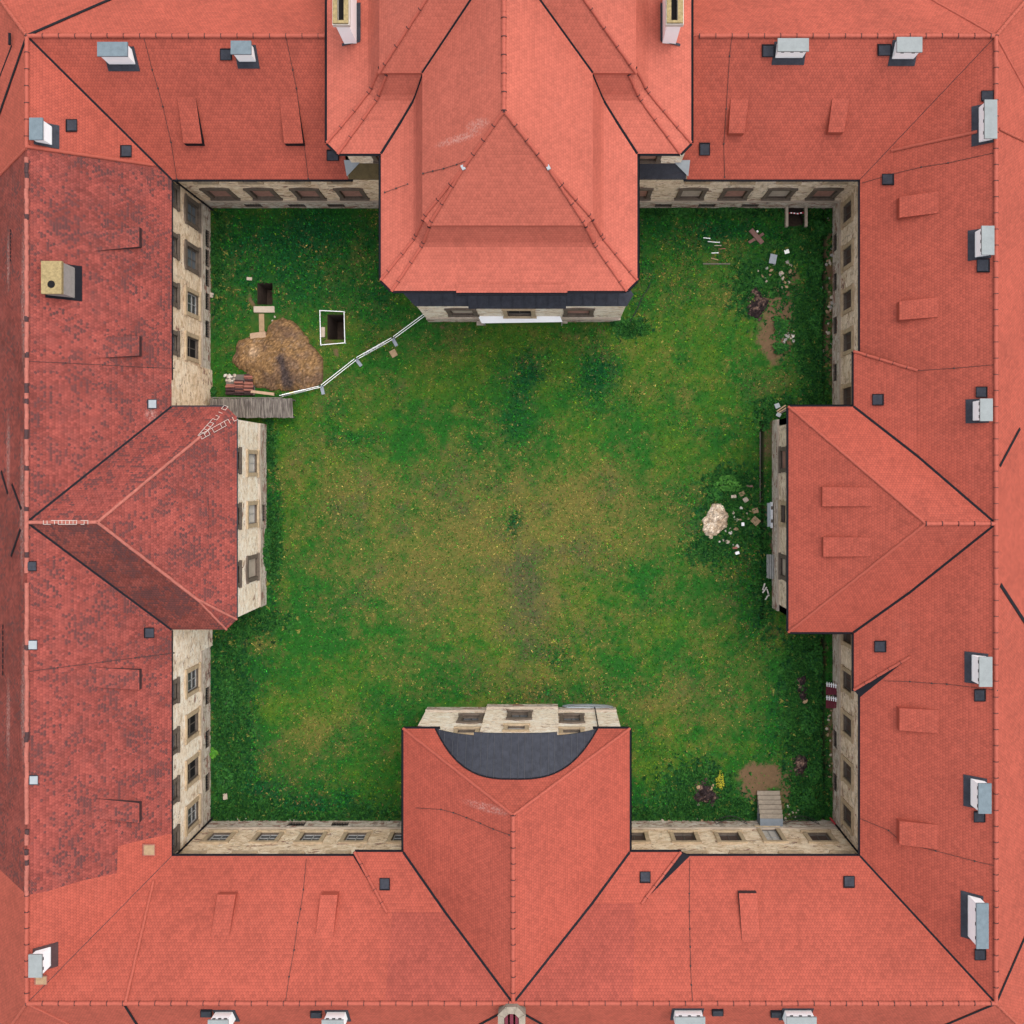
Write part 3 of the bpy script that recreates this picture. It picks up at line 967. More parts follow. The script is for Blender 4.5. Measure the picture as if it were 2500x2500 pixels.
gutter(mb, V((XEE - J, (NY - 858) * kE, ZE)), V((XEE - J, 5.6, ZE)), (-1, 0, 0)); gutter(mb, V((XEE - J, -13.5, ZE)), V((XEE - J, (NY - 1688) * kE, ZE)), (-1, 0, 0))
mb.build('eave_gutter', M['metal'], rfE)
mb = MB()
flat_strip(mb, E_se, R_se, .2, PE.n + PS.n)
flat_strip(mb, R_se, cSE[0], .26, PSo.n, lift=.05); flat_strip(mb, R_se, cSE[1], .26, PEo.n, lift=.05)
flat_strip(mb, PEo.px(2440, 1138), PEo.px(2489, 1046), .24, PEo.n, lift=.05); flat_strip(mb, PEo.px(2442, 1428), PEo.px(2505, 1525), .34, PEo.n, lift=.05)
mb.build('valley_gutter', M['metal'], rfE)
y0 = YWN
facade(wingE, (XWE, 4.9), (XWE, y0), (-1, 0), ZE - .15,
       [([sy(p) - 4.9 for p in (968, 834, 733, 625, 517)], .82, 3.2, 6.2, 'shutter'), ([sy(p) - 4.9 for p in (960, 828, 727, 618, 510)], .6, 8.6, 10.4, 'void')],
       'wall_dark', 2.1, cellars=[sy(p) - 4.9 for p in (900, 780, 670, 570)])
facade(wingE, (XWE, YWS), (XWE, -12.9), (-1, 0), ZE - .15,
       [([sy(p) - YWS for p in (1992, 1885, 1771, 1664, 1548)], .82, 3.2, 6.2, 'shutter'), ([sy(p) - YWS for p in (1998, 1892, 1778, 1670)], .6, 8.6, 10.4, 'void')],
       'wall_dark', 2.1, cellars=[sy(p) - YWS for p in (1940, 1830, 1720)])
mb = MB(); mb.abox(XOE - 1.2, YOS + 1, 0, XOE - .6, YON - 1, ZE - .2)
mb.build('outer_wall', M['wall'], wingE)
for c in ((2404, 243, 2435, 338, 'capstone'), (2397, 551, 2428, 622, 'capstone'), (2393, 973, 2424, 1028, 'capstone'), (2391, 1604, 2423, 1677, 'capstone'), (2389, 1913, 2421, 1987, 'capstone_dark'), (2384, 2206, 2414, 2317, 'capstone_dark')):
    chimney(wingE, PE, *c[:4], capm=c[4], slots=3, side=(-1, 0))
for h_ in ((2397, 222, 2428, 248), (2155, 425, 2183, 452), (2386, 632, 2417, 665), (2384, 944, 2411, 971), (2380, 1682, 2407, 1712), (2379, 1980, 2406, 2007), (2381, 2316, 2408, 2343)):
    hatch(wingE, PE, *h_)
hatch(wingE, KE1[0], 2131, 962, 2158, 990); hatch(wingE, KE2[0], 2136, 1564, 2164, 1592)
for ya_, yb_ in ((480, 533), (735, 783), (1728, 1785), (2004, 2064)):
    m_ = ((ya_ + yb_) / 2 - 1250) * .03
    dormer(wingE, PE, (2292, ya_ + m_ * .5 - 2), (2292, yb_ + m_ * .5 - 2), (2196, ya_ + 1), (2196, yb_ - 2), .62, 'tile', 'tile')
cable(wingE, [PE.px(*q_, .05) for q_ in ((2105, 447), (2180, 425), (2250, 408), (2315, 398), (2433, 372))])
cable(wingE, [PE.px(*q_, .05) for q_ in ((2241, 905), (2330, 899), (2433, 890))])
cable(wingE, [PE.px(*q_, .05) for q_ in ((2160, 1662), (2222, 1664), (2275, 1668), (2312, 1670), (2435, 1685))])
cable(wingE, [PE.px(*q_, .05) for q_ in ((2100, 1998), (2170, 2027), (2205, 2058), (2285, 2077), (2380, 2102), (2428, 2113))])

# ---------- south
wingS = thing('palace_wing', 'red tiled wing along the bottom edge with four chimneys behind its ridge', 'palace wing', (-3, -38, 0))
mb = MB()
qa, qb = PS.px(968, 2090), PS.px(940, 2449); qc, qd = PS.px(1553, 2090), PS.px(1545, 2449)
sa, sb, sc_, sd_ = [V((p_.x, y_, z_)) for p_, y_, z_ in ((qa, YES, ZE), (qb, YRS, ZR), (qc, YES, ZE), (qd, YRS, ZR))]
PS.poly(mb, [E_sw, sa, sb, R_sw]); PS.poly(mb, [sa, sc_, sd_, sb], 1); PS.poly(mb, [sc_, E_se, R_se, sd_])
PSo.poly(mb, [R_sw, R_se, cSE[0], cSW[0]])
for (a, b, h), R_ in ((cSW, R_sw), (cSE, R_se)):
    Plane(R_, a, h).poly(mb, [R_, a, h])
    Plane(R_, b, h).poly(mb, [R_, b, h])
ck, cp = MB(), MB()
SXW, SXE = (985 - NX) * kE, (1537 - NX) * kE
SXM = (SXW + SXE) / 2
t0_, t1_ = PS.px(945, 2228), PS.px(1566, 2206)
vx = lambda y, x: x + (SXM - x) * (YES - y) / (YES - YRS)
KS1 = kick(mb, ck, cp, PS, ((866 - NX) * kE, YES + .35, ZE + .02), (SXW, YES + .35, ZE + .02), t0_, (vx(t0_.y, SXW), t0_.y), ((862 - NX) * kE, YES))
KS2 = kick(mb, ck, cp, PS, ((1662 - NX) * kE, YES + .35, ZE + .02), (SXE, YES + .35, ZE + .02), t1_, (vx(t1_.y, SXE), t1_.y), ((1684 - NX) * kE, YES))
rfS = mb.build('roof', [M['tile'], M['tile_batch']], wingS)
ck.build('eave_cheek', M['metal'], rfS)
ridge_caps(cp, R_sw, R_se)
ridge_caps(cp, R_sw, cSW[2], .13, clip=0); ridge_caps(cp, R_se, cSE[2], .13, clip=0); ridge_caps(cp, R_sw, cSW[0], .1, clip=0)
ridge_caps(cp, PS.px(375, 2152, .03), PS.px(306, 2452, .03), .13, .3, PS.n, clip=0)
cp.build('ridge_cap', [M['cap'], M['clip']], rfS, True)
mb = MB()
gutter(mb, E_sw, V(((870 - NX) * kE, YES, ZE)), (0, 1, 0)); gutter(mb, V(((1664 - NX) * kE, YES, ZE)), E_se, (0, 1, 0))
gutter(mb, V(((866 - NX) * kE, YES + .35, ZE)), V((-12.4, YES + .35, ZE)), (0, 1, 0)); gutter(mb, V((6.2, YES + .35, ZE)), V(((1664 - NX) * kE, YES + .35, ZE)), (0, 1, 0))
mb.build('eave_gutter', M['metal'], rfS)
mb = MB()
flat_strip(mb, PSo.px(306, 2455), PSo.px(342, 2512), .2, PSo.n, lift=.05)
flat_strip(mb, PSo.px(1233, 2466), PSo.px(1150, 2512), .24, PSo.n, lift=.05)
flat_strip(mb, PSo.px(1265, 2466), PSo.px(1345, 2512), .24, PSo.n, lift=.05)
mb.build('valley_gutter', M['metal'], rfS)
x0 = XWW
facade(wingS, (-11.6, YWS), (x0, YWS), (0, 1), ZE - .15,
       [([-11.6 - sx(p) for p in (980, 865, 757, 649, 530)], .9, 2.9, 5.4, 'dark'), ([-11.6 - sx(p) for p in (960, 845, 735, 625, 505)], .65, 8.3, 10.2, 'pale')],
       'wall', 1.7, cellars=[-11.6 - sx(p) for p in (700, 810)])
facade(wingS, (XWE, YWS), (5.4, YWS), (0, 1), ZE - .15,
       [([XWE - sx(p) for p in (2005, 1784, 1674, 1551)], .95, 2.9, 5.4, 'shutter'), ([XWE - sx(p) for p in (1890,)], .72, 1.72, 5.3, 'pale'), ([XWE - sx(p) for p in (2030, 1910, 1795, 1684, 1570)], .65, 8.3, 10.2, 'pale')],
       'wall', 1.7)
mb = MB(); mb.abox(XOW + 1, YOS + .6, 0, XOE - 1, YOS + 1.2, ZE - .2)
mb.build('outer_wall', M['wall'], wingS)
drainpipe(wingS, XWE - .38, YWS + .42, 2.0, ZE - .1)
drainpipe(wingS, XWE - .38, YWS + .42, -.3, 1.95, mat='red')
for c in ((507, 2491, 557, 2530), (785, 2491, 838, 2530), (1648, 2484, 1722, 2524), (1921, 2484, 1994, 2524)):
    chimney(wingS, PSo, *c, ztop=19.1, slots=3, side=(0, 1))
for h_ in ((490, 2464, 518, 2479), (758, 2467, 786, 2481), (1738, 2463, 1766, 2476), (1881, 2466, 1909, 2480)):
    hatch(wingS, PSo, *h_)
hatch(wingS, KS1[0], 927, 2145, 952, 2174); hatch(wingS, KS2[0], 1562, 2129, 1588, 2156)
for h_ in ((2059, 2140, 2086, 2168),):
    hatch(wingS, PS, *h_)
dormer(wingS, PS, (515, 2287), (559, 2287), (531, 2184), (575, 2184), .5, front='tile')
dormer(wingS, PS, (770, 2290), (813, 2290), (783, 2185), (824, 2185), front='tile')
dormer(wingS, PS, (1812, 2300), (1856, 2300), (1804, 2181), (1848, 2181), .5, front='rust_dark')
cable(wingS, [PS.px(*q_, .05) for q_ in ((748, 2098), (741, 2172), (734, 2220), (727, 2253), (718, 2320), (706, 2385), (697, 2448))])
cable(wingS, [PS.px(*q_, .05) for q_ in ((1684, 2096), (1683, 2182), (1683, 2226), (1684, 2268), (1685, 2312), (1686, 2358), (1688, 2405), (1691, 2448))])
# glazed lantern end seen behind the ridge
lant = MB()
c0 = W(1249, 2492, 19.2)
N8 = 8
for k in range(N8):
    t0, t1 = 2 * math.pi * (k + .5) / N8, 2 * math.pi * (k + 1.5) / N8
    a0, a1 = V((math.cos(t0), math.sin(t0), 0)), V((math.cos(t1), math.sin(t1), 0))
    lant.poly([c0 + a0 * 1.15, c0 + a1 * 1.15, c0 + a1 * .62 + V((0, 0, .1)), c0 + a0 * .62 + V((0, 0, .1))])
    lant.poly([c0 + a0 * 1.15 - V((0, 0, 2.5)), c0 + a1 * 1.15 - V((0, 0, 2.5)), c0 + a1 * 1.15, c0 + a0 * 1.15])
    lant.bar(c0 + a0 * .62 + V((0, 0, .12)), c0 + a0 * 1.17 + V((0, 0, .03)), .07, .06)
lo = lant.build('lantern', M['step'], wingS)
lant = MB()
for k in (-1, 0, 1):
    lant.abox(c0.x + k * .42 - .13, c0.y - .55, c0.z - .3, c0.x + k * .42 + .13, c0.y + .48, c0.z - .05)
lant.build('shutter', M['darkred'], lo)

# ================================================================== THE FOUR PAVILIONS
def hip_pavilion(t, mats, eaveP, dirv, half_lo, half_hi, apex_d, ridge_d, ch=0.0, cap=('cap', 'clip'), valley=True, kick_=None):
    pass

# ---------- west pavilion (old tiles, one slope black with grime)
pavW = thing('palace_pavilion', 'hipped pavilion with old speckled tiles and one blackened slope, amid the left wing', 'palace pavilion', (-31, -3.9, 0))
xe, yn, ys, ym, xa = (578 - NX) * kE, 5.69, -13.42, -3.86, (238 - NX) * kR
apex = V((xa, ym, ZR)); rend = V((XRW, ym, ZR))
PwE = Plane((xe, yn, ZE), (xe, ys, ZE), apex)
PwN = Plane((xe, yn, ZE), (XEW, yn, ZE), apex)
PwS = Plane((xe, ys, ZE), (XEW, ys, ZE), apex)
cw = .88
n1, n2 = V((xe - cw, yn, ZE)), V((xe, yn - cw, ZE))
s1, s2 = V((xe - cw, ys, ZE)), V((xe, ys + cw, ZE))
hN, hS = V((xe, yn, ZE)).lerp(apex, .28), V((xe, ys, ZE)).lerp(apex, .30)
mb = MB()
PwE.poly(mb, [n2, s2, hS, apex, hN], 0)
PwN.poly(mb, [n1, hN, apex, rend, V((XEW, yn, ZE))], 0)
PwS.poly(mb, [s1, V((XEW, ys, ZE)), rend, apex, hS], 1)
Plane(n1, n2, hN).poly(mb, [n1, n2, hN], 0)
Plane(s1, s2, hS).poly(mb, [s1, s2, hS], 0)
# eyebrow bump in the east slope
ec = PwE.px(506, 1262)
K = 10
for k in range(K):
    a0, a1 = -1 + 2 * k / K, -1 + 2 * (k + 1) / K
    f = lambda s_: PwE.at(ec.x, ec.y + s_ * 1.6, .03 + .22 * (1 - s_ * s_))
    g = lambda s_: PwE.at(ec.x - 1.7, ec.y + s_ * 1.3, .02)
    p4 = [f(a0), f(a1), g(a1), g(a0)]
    mb.poly(p4, 0, [PwE.uv(p) for p in p4])
    mb.poly([f(a0), f(a1), PwE.at(ec.x + .03, ec.y + a1 * 1.6), PwE.at(ec.x + .03, ec.y + a0 * 1.6)], 2, [(0, 0)] * 4)
rf = mb.build('roof', [M['tile_old'], M['tile_grimy'], M['rust_dark']], pavW)
mb = MB()
ridge_caps(mb, apex, hN, .13, .4, PwE.n + PwN.n, clip=0); ridge_caps(mb, apex, hS, .13, .4, PwE.n + PwS.n, clip=0)
ridge_caps(mb, hS, s2, .1, .4, PwE.n, clip=0); ridge_caps(mb, hS, s1, .1, .4, PwS.n, clip=0)
ridge_caps(mb, apex, rend, .15, .4, clip=0)
mb.build('ridge_cap', [M['cap_old'], M['clip']], rf, True)
mb = MB()
def ladder_marks(mb, a, b, up, w=.2, n=9, hgt=.09):
    a, b, up = V(a), V(b), V(up).normalized()
    d = (b - a); side = d.normalized().cross(up)
    mb.mark()
    for s_ in (-1, 1):
        for k in range(n):
            if random.random() < .6:
                mb.bar(a + d * (k / n) + side * w * s_ + up * hgt, a + d * ((k + .95) / n) + side * w * s_ + up * hgt, .03, .03, 0, up)
    for k in range(n + 1):
        if random.random() < .85:
            p_ = a + d * (k / n)
            mb.bar(p_ + side * w + up * hgt, p_ - side * w + up * hgt, .03, .03, 0, up)
ladder_marks(mb, hN, n1, PwN.n); ladder_marks(mb, hN, n2, PwE.n); ladder_marks(mb, apex.lerp(rend, .12), apex.lerp(rend, .75), (0, 0, 1), .15, 12, .2)
mb.build('mortar_line', M['mortar'], rf)
mb = MB()
flat_strip(mb, V((XEW, yn, ZE)), rend, .24, PW.n + PwN.n); flat_strip(mb, V((XEW, ys, ZE)), rend, .26, PW.n + PwS.n)
mb.build('valley_gutter', M['metal'], rf)
mb = MB()
gutter(mb, V((XEW, yn, ZE)), n1, (0, 1, 0), .06); gutter(mb, n2, s2, (1, 0, 0), .05)
mb.build('eave_gutter', M['soft_metal'], rf)
Xf = (649 - NX) * H / F - .05
y0, y1 = (NY - 1036) * H / F, (NY - 1476) * H / F
facade(pavW, (Xf, y0), (Xf, y1), (1, 0), ZE - .15,
       [([y0 - sy(p) for p in (1131, 1256, 1388)], .85, 2.9, 5.9, ('pale', 'pale', 'brick')), ([y0 - sy(p) for p in (1126, 1256, 1392)], .75, 8.4, 10.3, 'glass')],
       'wall_pale', 1.9, .12, cellars=[y0 - sy(1256)])
mb = MB()
mb.poly([(Xf, y0, -.6), (XWW - 1, y0 + .5, -.6), (XWW - 1, y0 + .5, ZE), (Xf, y0, ZE - .2)]); mb.poly([(Xf, y1, -.6), (XWW - 1, y1, -.6), (XWW - 1, y1, ZE - .2), (Xf, y1, ZE - .2)])
mb.poly([(Xf, y0, ZE - .16), (Xf, y1, ZE - .16), (XWW, y1, ZE - .16), (XWW, y0, ZE - .16)])
mb.build('side_wall', M['wall_pale'], pavW)

# ---------- east pavilion
pavE = thing('palace_pavilion', 'plain red hipped pavilion with two low dormers, amid the right wing', 'palace pavilion', (26, -4, 0))
xe, yn, ys, xa = (1925 - NX) * kE, 5.69, -13.62, (2260 - NX) * kR
ym = (yn + ys) / 2
apex = V((xa, ym, ZR)); rend = V((XRE, ym, ZR))
PeW = Plane((xe, yn, ZE), (xe, ys, ZE), apex)
PeN = Plane((xe, yn, ZE), (XEE, yn, ZE), apex)
PeS = Plane((xe, ys, ZE), (XEE, ys, ZE), apex)
c1, c2 = V((xe, yn, ZE)), V((xe, ys, ZE))
mb = MB()
PeW.poly(mb, [c1, c2, apex]); PeN.poly(mb, [c1, apex, rend, V((XEE, yn, ZE))]); PeS.poly(mb, [c2, V((XEE, ys, ZE)), rend, apex])
rf = mb.build('roof', M['tile'], pavE)
mb = MB()
ridge_caps(mb, apex, rend); ridge_caps(mb, apex, c1, .12, .4, PeW.n + PeN.n, clip=0); ridge_caps(mb, apex, c2, .12, .4, PeW.n + PeS.n, clip=0)
mb.build('ridge_cap', [M['cap'], M['clip']], rf, True)
mb = MB()
for (_, b_, t_), n_ in ((KE1, PeN.n), (KE2, PeS.n)):
    flat_strip(mb, b_, t_, .2, PE.n + n_, lift=.05); flat_strip(mb, t_, rend, .2, PE.n + n_)
mb.build('valley_gutter', M['metal'], rf)
mb = MB()
gutter(mb, c1, c2, (-1, 0, 0)); gutter(mb, c1, V((XEE - .4, yn, ZE)), (0, 1, 0)); gutter(mb, c2, V((XEE - .4, ys, ZE)), (0, -1, 0))
mb.build('eave_gutter', M['metal'], rf)
dormer(pavE, PeW, (2130, 1190), (2130, 1236), (2008, 1189), (2008, 1236), .5, 'tile', 'tile')
dormer(pavE, PeW, (2130, 1312), (2130, 1358), (2010, 1312), (2010, 1359), .5, 'tile', 'tile')
Xf = (1886 - NX) * H / F + .15
y0, y1 = (NY - 1027) * H / F, (NY - 1484) * H / F
facade(pavE, (Xf, y1), (Xf, y0), (-1, 0), ZE - .15,
       [([sy(p) - y1 for p in (1386, 1255, 1122)], .8, 3.1, 5.6, ('brick', 'shutter', 'brick')), ([sy(p) - y1 for p in (1388, 1257, 1122)], .7, 8.4, 10.2, 'void')],
       'wall_dark', 2.0, .2)
mb = MB()
mb.abox(Xf, y0 - .6, -.6, XWE + 1, y0, ZE - .2); mb.abox(Xf, y1, -.6, XWE + 1, y1 + .6, ZE - .2)
mb.build('side_wall', M['wall_dark'], pavE)

# ---------- south pavilion with the round slate-grey dormer
pavS = thing('palace_pavilion', 'hipped pavilion with a big curved dark metal dormer over its facade in the bottom wing', 'palace pavilion', (-3.2, -28, 0))
xw, xe_, yf, ya = (985 - NX) * kE, (1537 - NX) * kE, (NY - 1779) * kE, (NY - 1990) * kR
xm = (xw + xe_) / 2
apex = V((xm, ya, ZR)); rend = V((xm, YRS, ZR))
PsN = Plane((xw, yf, ZE), (xe_, yf, ZE), apex)
PsW = Plane((xw, yf, ZE), (xw, YES, ZE), apex)
PsE = Plane((xe_, yf, ZE), (xe_, YES, ZE), apex)
c1, c2 = V((xw, yf, ZE)), V((xe_, yf, ZE))
hw, zr, sl = 6.95, 2.7, 0.62
gN = (ZR - ZE) / (yf - ya)
rise = lambda x: zr * max(0.0, 1 - abs((x - xm) / hw) ** 2.9)
dep = lambda x: rise(x) / (gN - sl)
xs = list(np.linspace(xm - hw, xm + hw, 41))
mb = MB()
def hipx(y, left):
    t_ = (yf - y) / (yf - ya)
    c_ = c1 if left else c2
    return V((c_.x, yf, ZE)).lerp(apex, t_)
for a, b in zip(xs[:-1], xs[1:]):
    left = (a + b) / 2 < xm
    ya_, yb_ = yf - dep(a), yf - dep(b)
    q4_ = [hipx(ya_, left), PsN.at(a, ya_), PsN.at(b, yb_), hipx(yb_, left)]
    if (q4_[0] - q4_[3]).length > 1e-4 or abs(ya_ - yb_) > 1e-5:
        PsN.poly(mb, q4_)
yc_ = yf - dep(xm)
PsN.poly(mb, [hipx(yc_, True), V((xm, yc_, PsN.z(xm, yc_))), hipx(yc_, False), apex])
PsW.poly(mb, [c1, apex, rend, V((xw, YES, ZE))]); PsE.poly(mb, [c2, V((xe_, YES, ZE)), rend, apex])
rf = mb.build('roof', M['tile_south'], pavS)
mb = MB()
fy = lambda x: yf + (.28 if abs(x - xm) < 3.45 else 0.0)
for a, b in zip(xs[:-1], xs[1:]):
    m_ = (a + b) / 2
    za, zb = ZE + rise(a), ZE + rise(b)
    fa = fy(m_)
    A, B = V((a, fa, za)), V((b, fa, zb))
    Ab, Bb = V((a, yf - dep(a) - .05, ZE + gN * dep(a) + .02)), V((b, yf - dep(b) - .05, ZE + gN * dep(b) + .02))
    mb.poly([A, B, Bb, Ab])
    mb.poly([A - V((0, 0, .16)), B - V((0, 0, .16)), B, A])
dm = mb.build('curved_dormer', M['soft_metal'], pavS, True)
mb = MB()
for x in [v + random.uniform(-.1, .1) for v in np.arange(xm - hw + .35, xm + hw - .2, .62)]:
    A = V((x, fy(x), ZE + rise(x) + .02)); B = V((x, yf - dep(x), ZE + gN * dep(x) + .04))
    if (A - B).length > .3:
        mb.bar(A, B, .028, .05)
mb.build('seam', M['seam'], dm)
mb = MB()
for a, b in zip(xs[:-1], xs[1:]):
    mb.bar(PsN.at(a, yf - dep(a), .05), PsN.at(b, yf - dep(b), .05), .12, .05, 0, PsN.n)
mb.build('flashing', M['metal'], dm)
mb = MB()
ridge_caps(mb, apex, rend); ridge_caps(mb, apex, c1, .13, .4, PsN.n + PsW.n, clip=0); ridge_caps(mb, apex, c2, .13, .4, PsN.n + PsE.n, clip=0)
mb.build('ridge_cap', [M['cap'], M['clip']], rf, True)
mb = MB()
for (_, b_, t_), n_ in ((KS1, PsW.n), (KS2, PsE.n)):
    flat_strip(mb, b_, t_, .2, PS.n + n_, lift=.05); flat_strip(mb, t_, rend, .2, PS.n + n_)
mb.build('valley_gutter', M['metal'], rf)
mb = MB()
gutter(mb, c1, V((xw, YES + .5, ZE)), (-1, 0, 0)); gutter(mb, c2, V((xe_, YES + .5, ZE)), (1, 0, 0))
gutter(mb, c1, V((xs[0] + .4, yf, ZE)), (0, 1, 0)); gutter(mb, V((xs[-1] - .4, yf, ZE)), c2, (0, 1, 0))
mb.build('eave_gutter', M['metal'], rf)
cable(pavS, [PsW.px(*q_, .05) for q_ in ((1016, 1972), (1078, 1976), (1108, 1984), (1140, 1996), (1174, 2010), (1205, 2024), (1244, 2038))])
Yf = (NY - 1729) * H / F
xa0, xb0 = (1043 - NX) * H / F, (1503 - NX) * H / F
cxa, cxb = (1190 - NX) * H / F, (1362 - NX) * H / F
def wall_top(mb, x_a, x_b, y):
    K = 12
    for k in range(K):
        a, b = x_a + (x_b - x_a) * k / K, x_a + (x_b - x_a) * (k + 1) / K
        mb.poly([(a, y, ZE - .2), (b, y, ZE - .2), (b, y, ZE + rise(b) - .12), (a, y, ZE + rise(a) - .12)])
for A_, B_, y_, wn_ in ((xa0, cxa, Yf, (1148,)), (cxa, cxb, Yf + .3, (1268,)), (cxb, xb0, Yf, (1396,))):
    up_ = (1138,) if A_ == xa0 else ((1260,) if A_ == cxa else (1396,))
    facade(pavS, (B_, y_), (A_, y_), (0, 1), ZE - .2,
           [([B_ - sx(p) for p in wn_], .78, 3.1, 5.7, 'glass'), ([B_ - (p - NX) * .0357 for p in up_], .75, 8.3, 10.0, 'pale' if A_ == cxa else 'void')],
           'wall_pale', 1.2, .1)
mb = MB()
wall_top(mb, xa0, cxa, Yf); wall_top(mb, cxa, cxb, Yf + .3); wall_top(mb, cxb, xb0, Yf)
mb.abox(xa0, YWS - 1, -.6, xa0 + .5, Yf - .002, ZE - .2); mb.abox(xb0 - .5, YWS - 1, -.6, xb0, Yf - .002, ZE - .2)
mb.poly([(cxa, Yf, -.6), (cxa, Yf + .3, -.6), (cxa, Yf + .3, ZE + 2), (cxa, Yf, ZE + 2)]); mb.poly([(cxb, Yf, -.6), (cxb, Yf + .3, -.6), (cxb, Yf + .3, ZE + 2), (cxb, Yf, ZE + 2)])
mb.build('side_wall', M['wall_pale'], pavS)
drainpipe(pavS, (1457 - NX) * .0375, Yf + .15, 0, ZE - .3, .05)

# ---------- north pavilion: two crossing stepped roofs, one floor higher
pavN = thing('palace_pavilion', 'tall main pavilion with a two-tier pale red roof and flared skirts', 'palace pavilion', (-3.4, 24, 0))
Z0, Z2, Z3 = 19.0, 22.0, 27.5
bx = -3.42
SS = [0, .48, .74, .80, 1.0]              # concave skirt: nearly flat at the eave, steep under the break
TT = [0, .50, .92, 1.20, 3.0]
TOP = len(SS) - 1
def levels(lo, hi):
    return {k: lo + (hi - lo) * SS[k] for k in range(len(SS))}
Bh = levels(10.0, 6.4)                          # half width of the courtyard arm from eave to break
By = levels((NY - 710) * (H - Z0) / F, 18.6)
Ax = levels(14.2, 9.65)                         # half width of the cross arm
Ay = levels((NY - 375) * (H - Z0) / F, 30.06)
Yc = 36.5
ZZ = {k: Z0 + TT[k] for k in range(len(SS))}
apB = V((bx, 25.3, Z3)); apC = V((bx, Yc, Z3))
cut = levels(.85, .5)
mb = MB()
mm = MB()
def quad(a, b, c, d, mi=0):
    p = Plane(a, b, c) if (V(b) - V(a)).cross(V(c) - V(a)).length > 1e-4 else Plane(a, c, d)
    p.poly(mb, [a, b, c, d], mi)
def tri(a, b, c):
    Plane(a, b, c).poly(mb, [a, b, c])
capN = MB()
LIP = .34            # the upper slope oversails the lower one
for sgn in (-1, 1):
    X = lambda l, d=0.0: bx + sgn * (Bh[l] - d)
    # courtyard arm, side skirt (two folds) up to the valley with the cross arm
    for l in range(TOP):
        z1_ = ZZ[l + 1] - (LIP if l == TOP - 1 else 0)
        quad(V((X(l), By[l] + cut[l], ZZ[l])), V((X(l), Ay[l], ZZ[l])), V((X(l + 1), Ay[l + 1], z1_)), V((X(l + 1), By[l + 1] + cut[l + 1], z1_)))
        # chamfered corner
        quad(V((X(l), By[l] + cut[l], ZZ[l])), V((X(l, cut[l]), By[l], ZZ[l])), V((X(l + 1, cut[l + 1]), By[l + 1], z1_)), V((X(l + 1), By[l + 1] + cut[l + 1], z1_)))
    hip = V((X(TOP), By[TOP], Z2)).lerp(apB, .52)
    u1, u2 = V((X(TOP), By[TOP] + cut[TOP], Z2)), V((X(TOP, cut[TOP]), By[TOP], Z2))
    val2 = V((X(TOP), Ay[TOP], Z2))
    Plane(u1, val2, apB).poly(mb, [u1, val2, apC, apB, hip])
    Plane(u1, u2, hip).poly(mb, [u1, u2, hip])
    # lip under the oversailing edge
    mb.poly([u1, val2, val2 - V((0, 0, LIP)), u1 - V((0, 0, LIP))], 0, [(0, 0)] * 4)
    mb.poly([u1, u2, u2 - V((0, 0, LIP)), u1 - V((0, 0, LIP))], 0, [(0, 0)] * 4)
    # cross arm: court-side skirt, end skirt, upper slopes
    XA = lambda l, d=0.0: bx + sgn * (Ax[l] - d)
    yb = lambda l: 2 * Yc - Ay[l]
    for l in range(TOP):
        z1_ = ZZ[l + 1] - (LIP if l == TOP - 1 else 0)
        quad(V((X(l), Ay[l], ZZ[l])), V((XA(l, cut[l]), Ay[l], ZZ[l])), V((XA(l + 1, cut[l + 1]), Ay[l + 1], z1_)), V((X(l + 1), Ay[l + 1], z1_)))
        quad(V((XA(l), Ay[l] + cut[l], ZZ[l])), V((XA(l, cut[l]), Ay[l], ZZ[l])), V((XA(l + 1, cut[l + 1]), Ay[l + 1], z1_)), V((XA(l + 1), Ay[l + 1] + cut[l + 1], z1_)))
        quad(V((XA(l), Ay[l] + cut[l], ZZ[l])), V((XA(l), yb(l), ZZ[l])), V((XA(l + 1), yb(l + 1), z1_)), V((XA(l + 1), Ay[l + 1] + cut[l + 1], z1_)))
        quad(V((XA(l), yb(l), ZZ[l])), V((bx, yb(l), ZZ[l])), V((bx, yb(l + 1), z1_)), V((XA(l + 1), yb(l + 1), z1_)))
    e_r = V((XA(TOP) - sgn * (Yc - Ay[TOP]), Yc, Z3))
    a1 = V((XA(TOP), Ay[TOP], Z2)); a2 = V((XA(TOP), yb(TOP), Z2))
    Plane(a1, val2, e_r).poly(mb, [val2, a1, e_r, apC])
    Plane(a1, a2, e_r).poly(mb, [a1, a2, e_r])
    Plane(a2, e_r, V((bx, yb(TOP), Z2))).poly(mb, [a2, V((bx, yb(TOP), Z2)), V((bx, Yc, Z3)), e_r])
    mb.poly([val2, a1, a1 - V((0, 0, LIP)), val2 - V((0, 0, LIP))], 0, [(0, 0)] * 4)
    mb.poly([a1, a2, a2 - V((0, 0, LIP)), a1 - V((0, 0, LIP))], 0, [(0, 0)] * 4)
    # caps
    nB = V((sgn * .6, -.6, 1))
    ridge_caps(capN, apB, hip, .15, .42, nB, clip=3)
    for pa in ([hip, u1], [hip, u2], [V((X(k), By[k] + cut[k], ZZ[k] - (LIP if k == TOP else 0))) for k in range(TOP, -1, -1)],
               [V((X(k, cut[k]), By[k], ZZ[k] - (LIP if k == TOP else 0))) for k in range(TOP, -1, -1)],
               [e_r, a1], [V((XA(k, cut[k]), Ay[k], ZZ[k] - (LIP if k == TOP else 0))) for k in range(TOP, -1, -1)],
               [V((XA(k), Ay[k] + cut[k], ZZ[k] - (LIP if k == TOP else 0))) for k in range(TOP, -1, -1)]):
        for p_, q_ in zip(pa[:-1], pa[1:]):
            ridge_caps(capN, p_, q_, .13, .4, nB, clip=4)
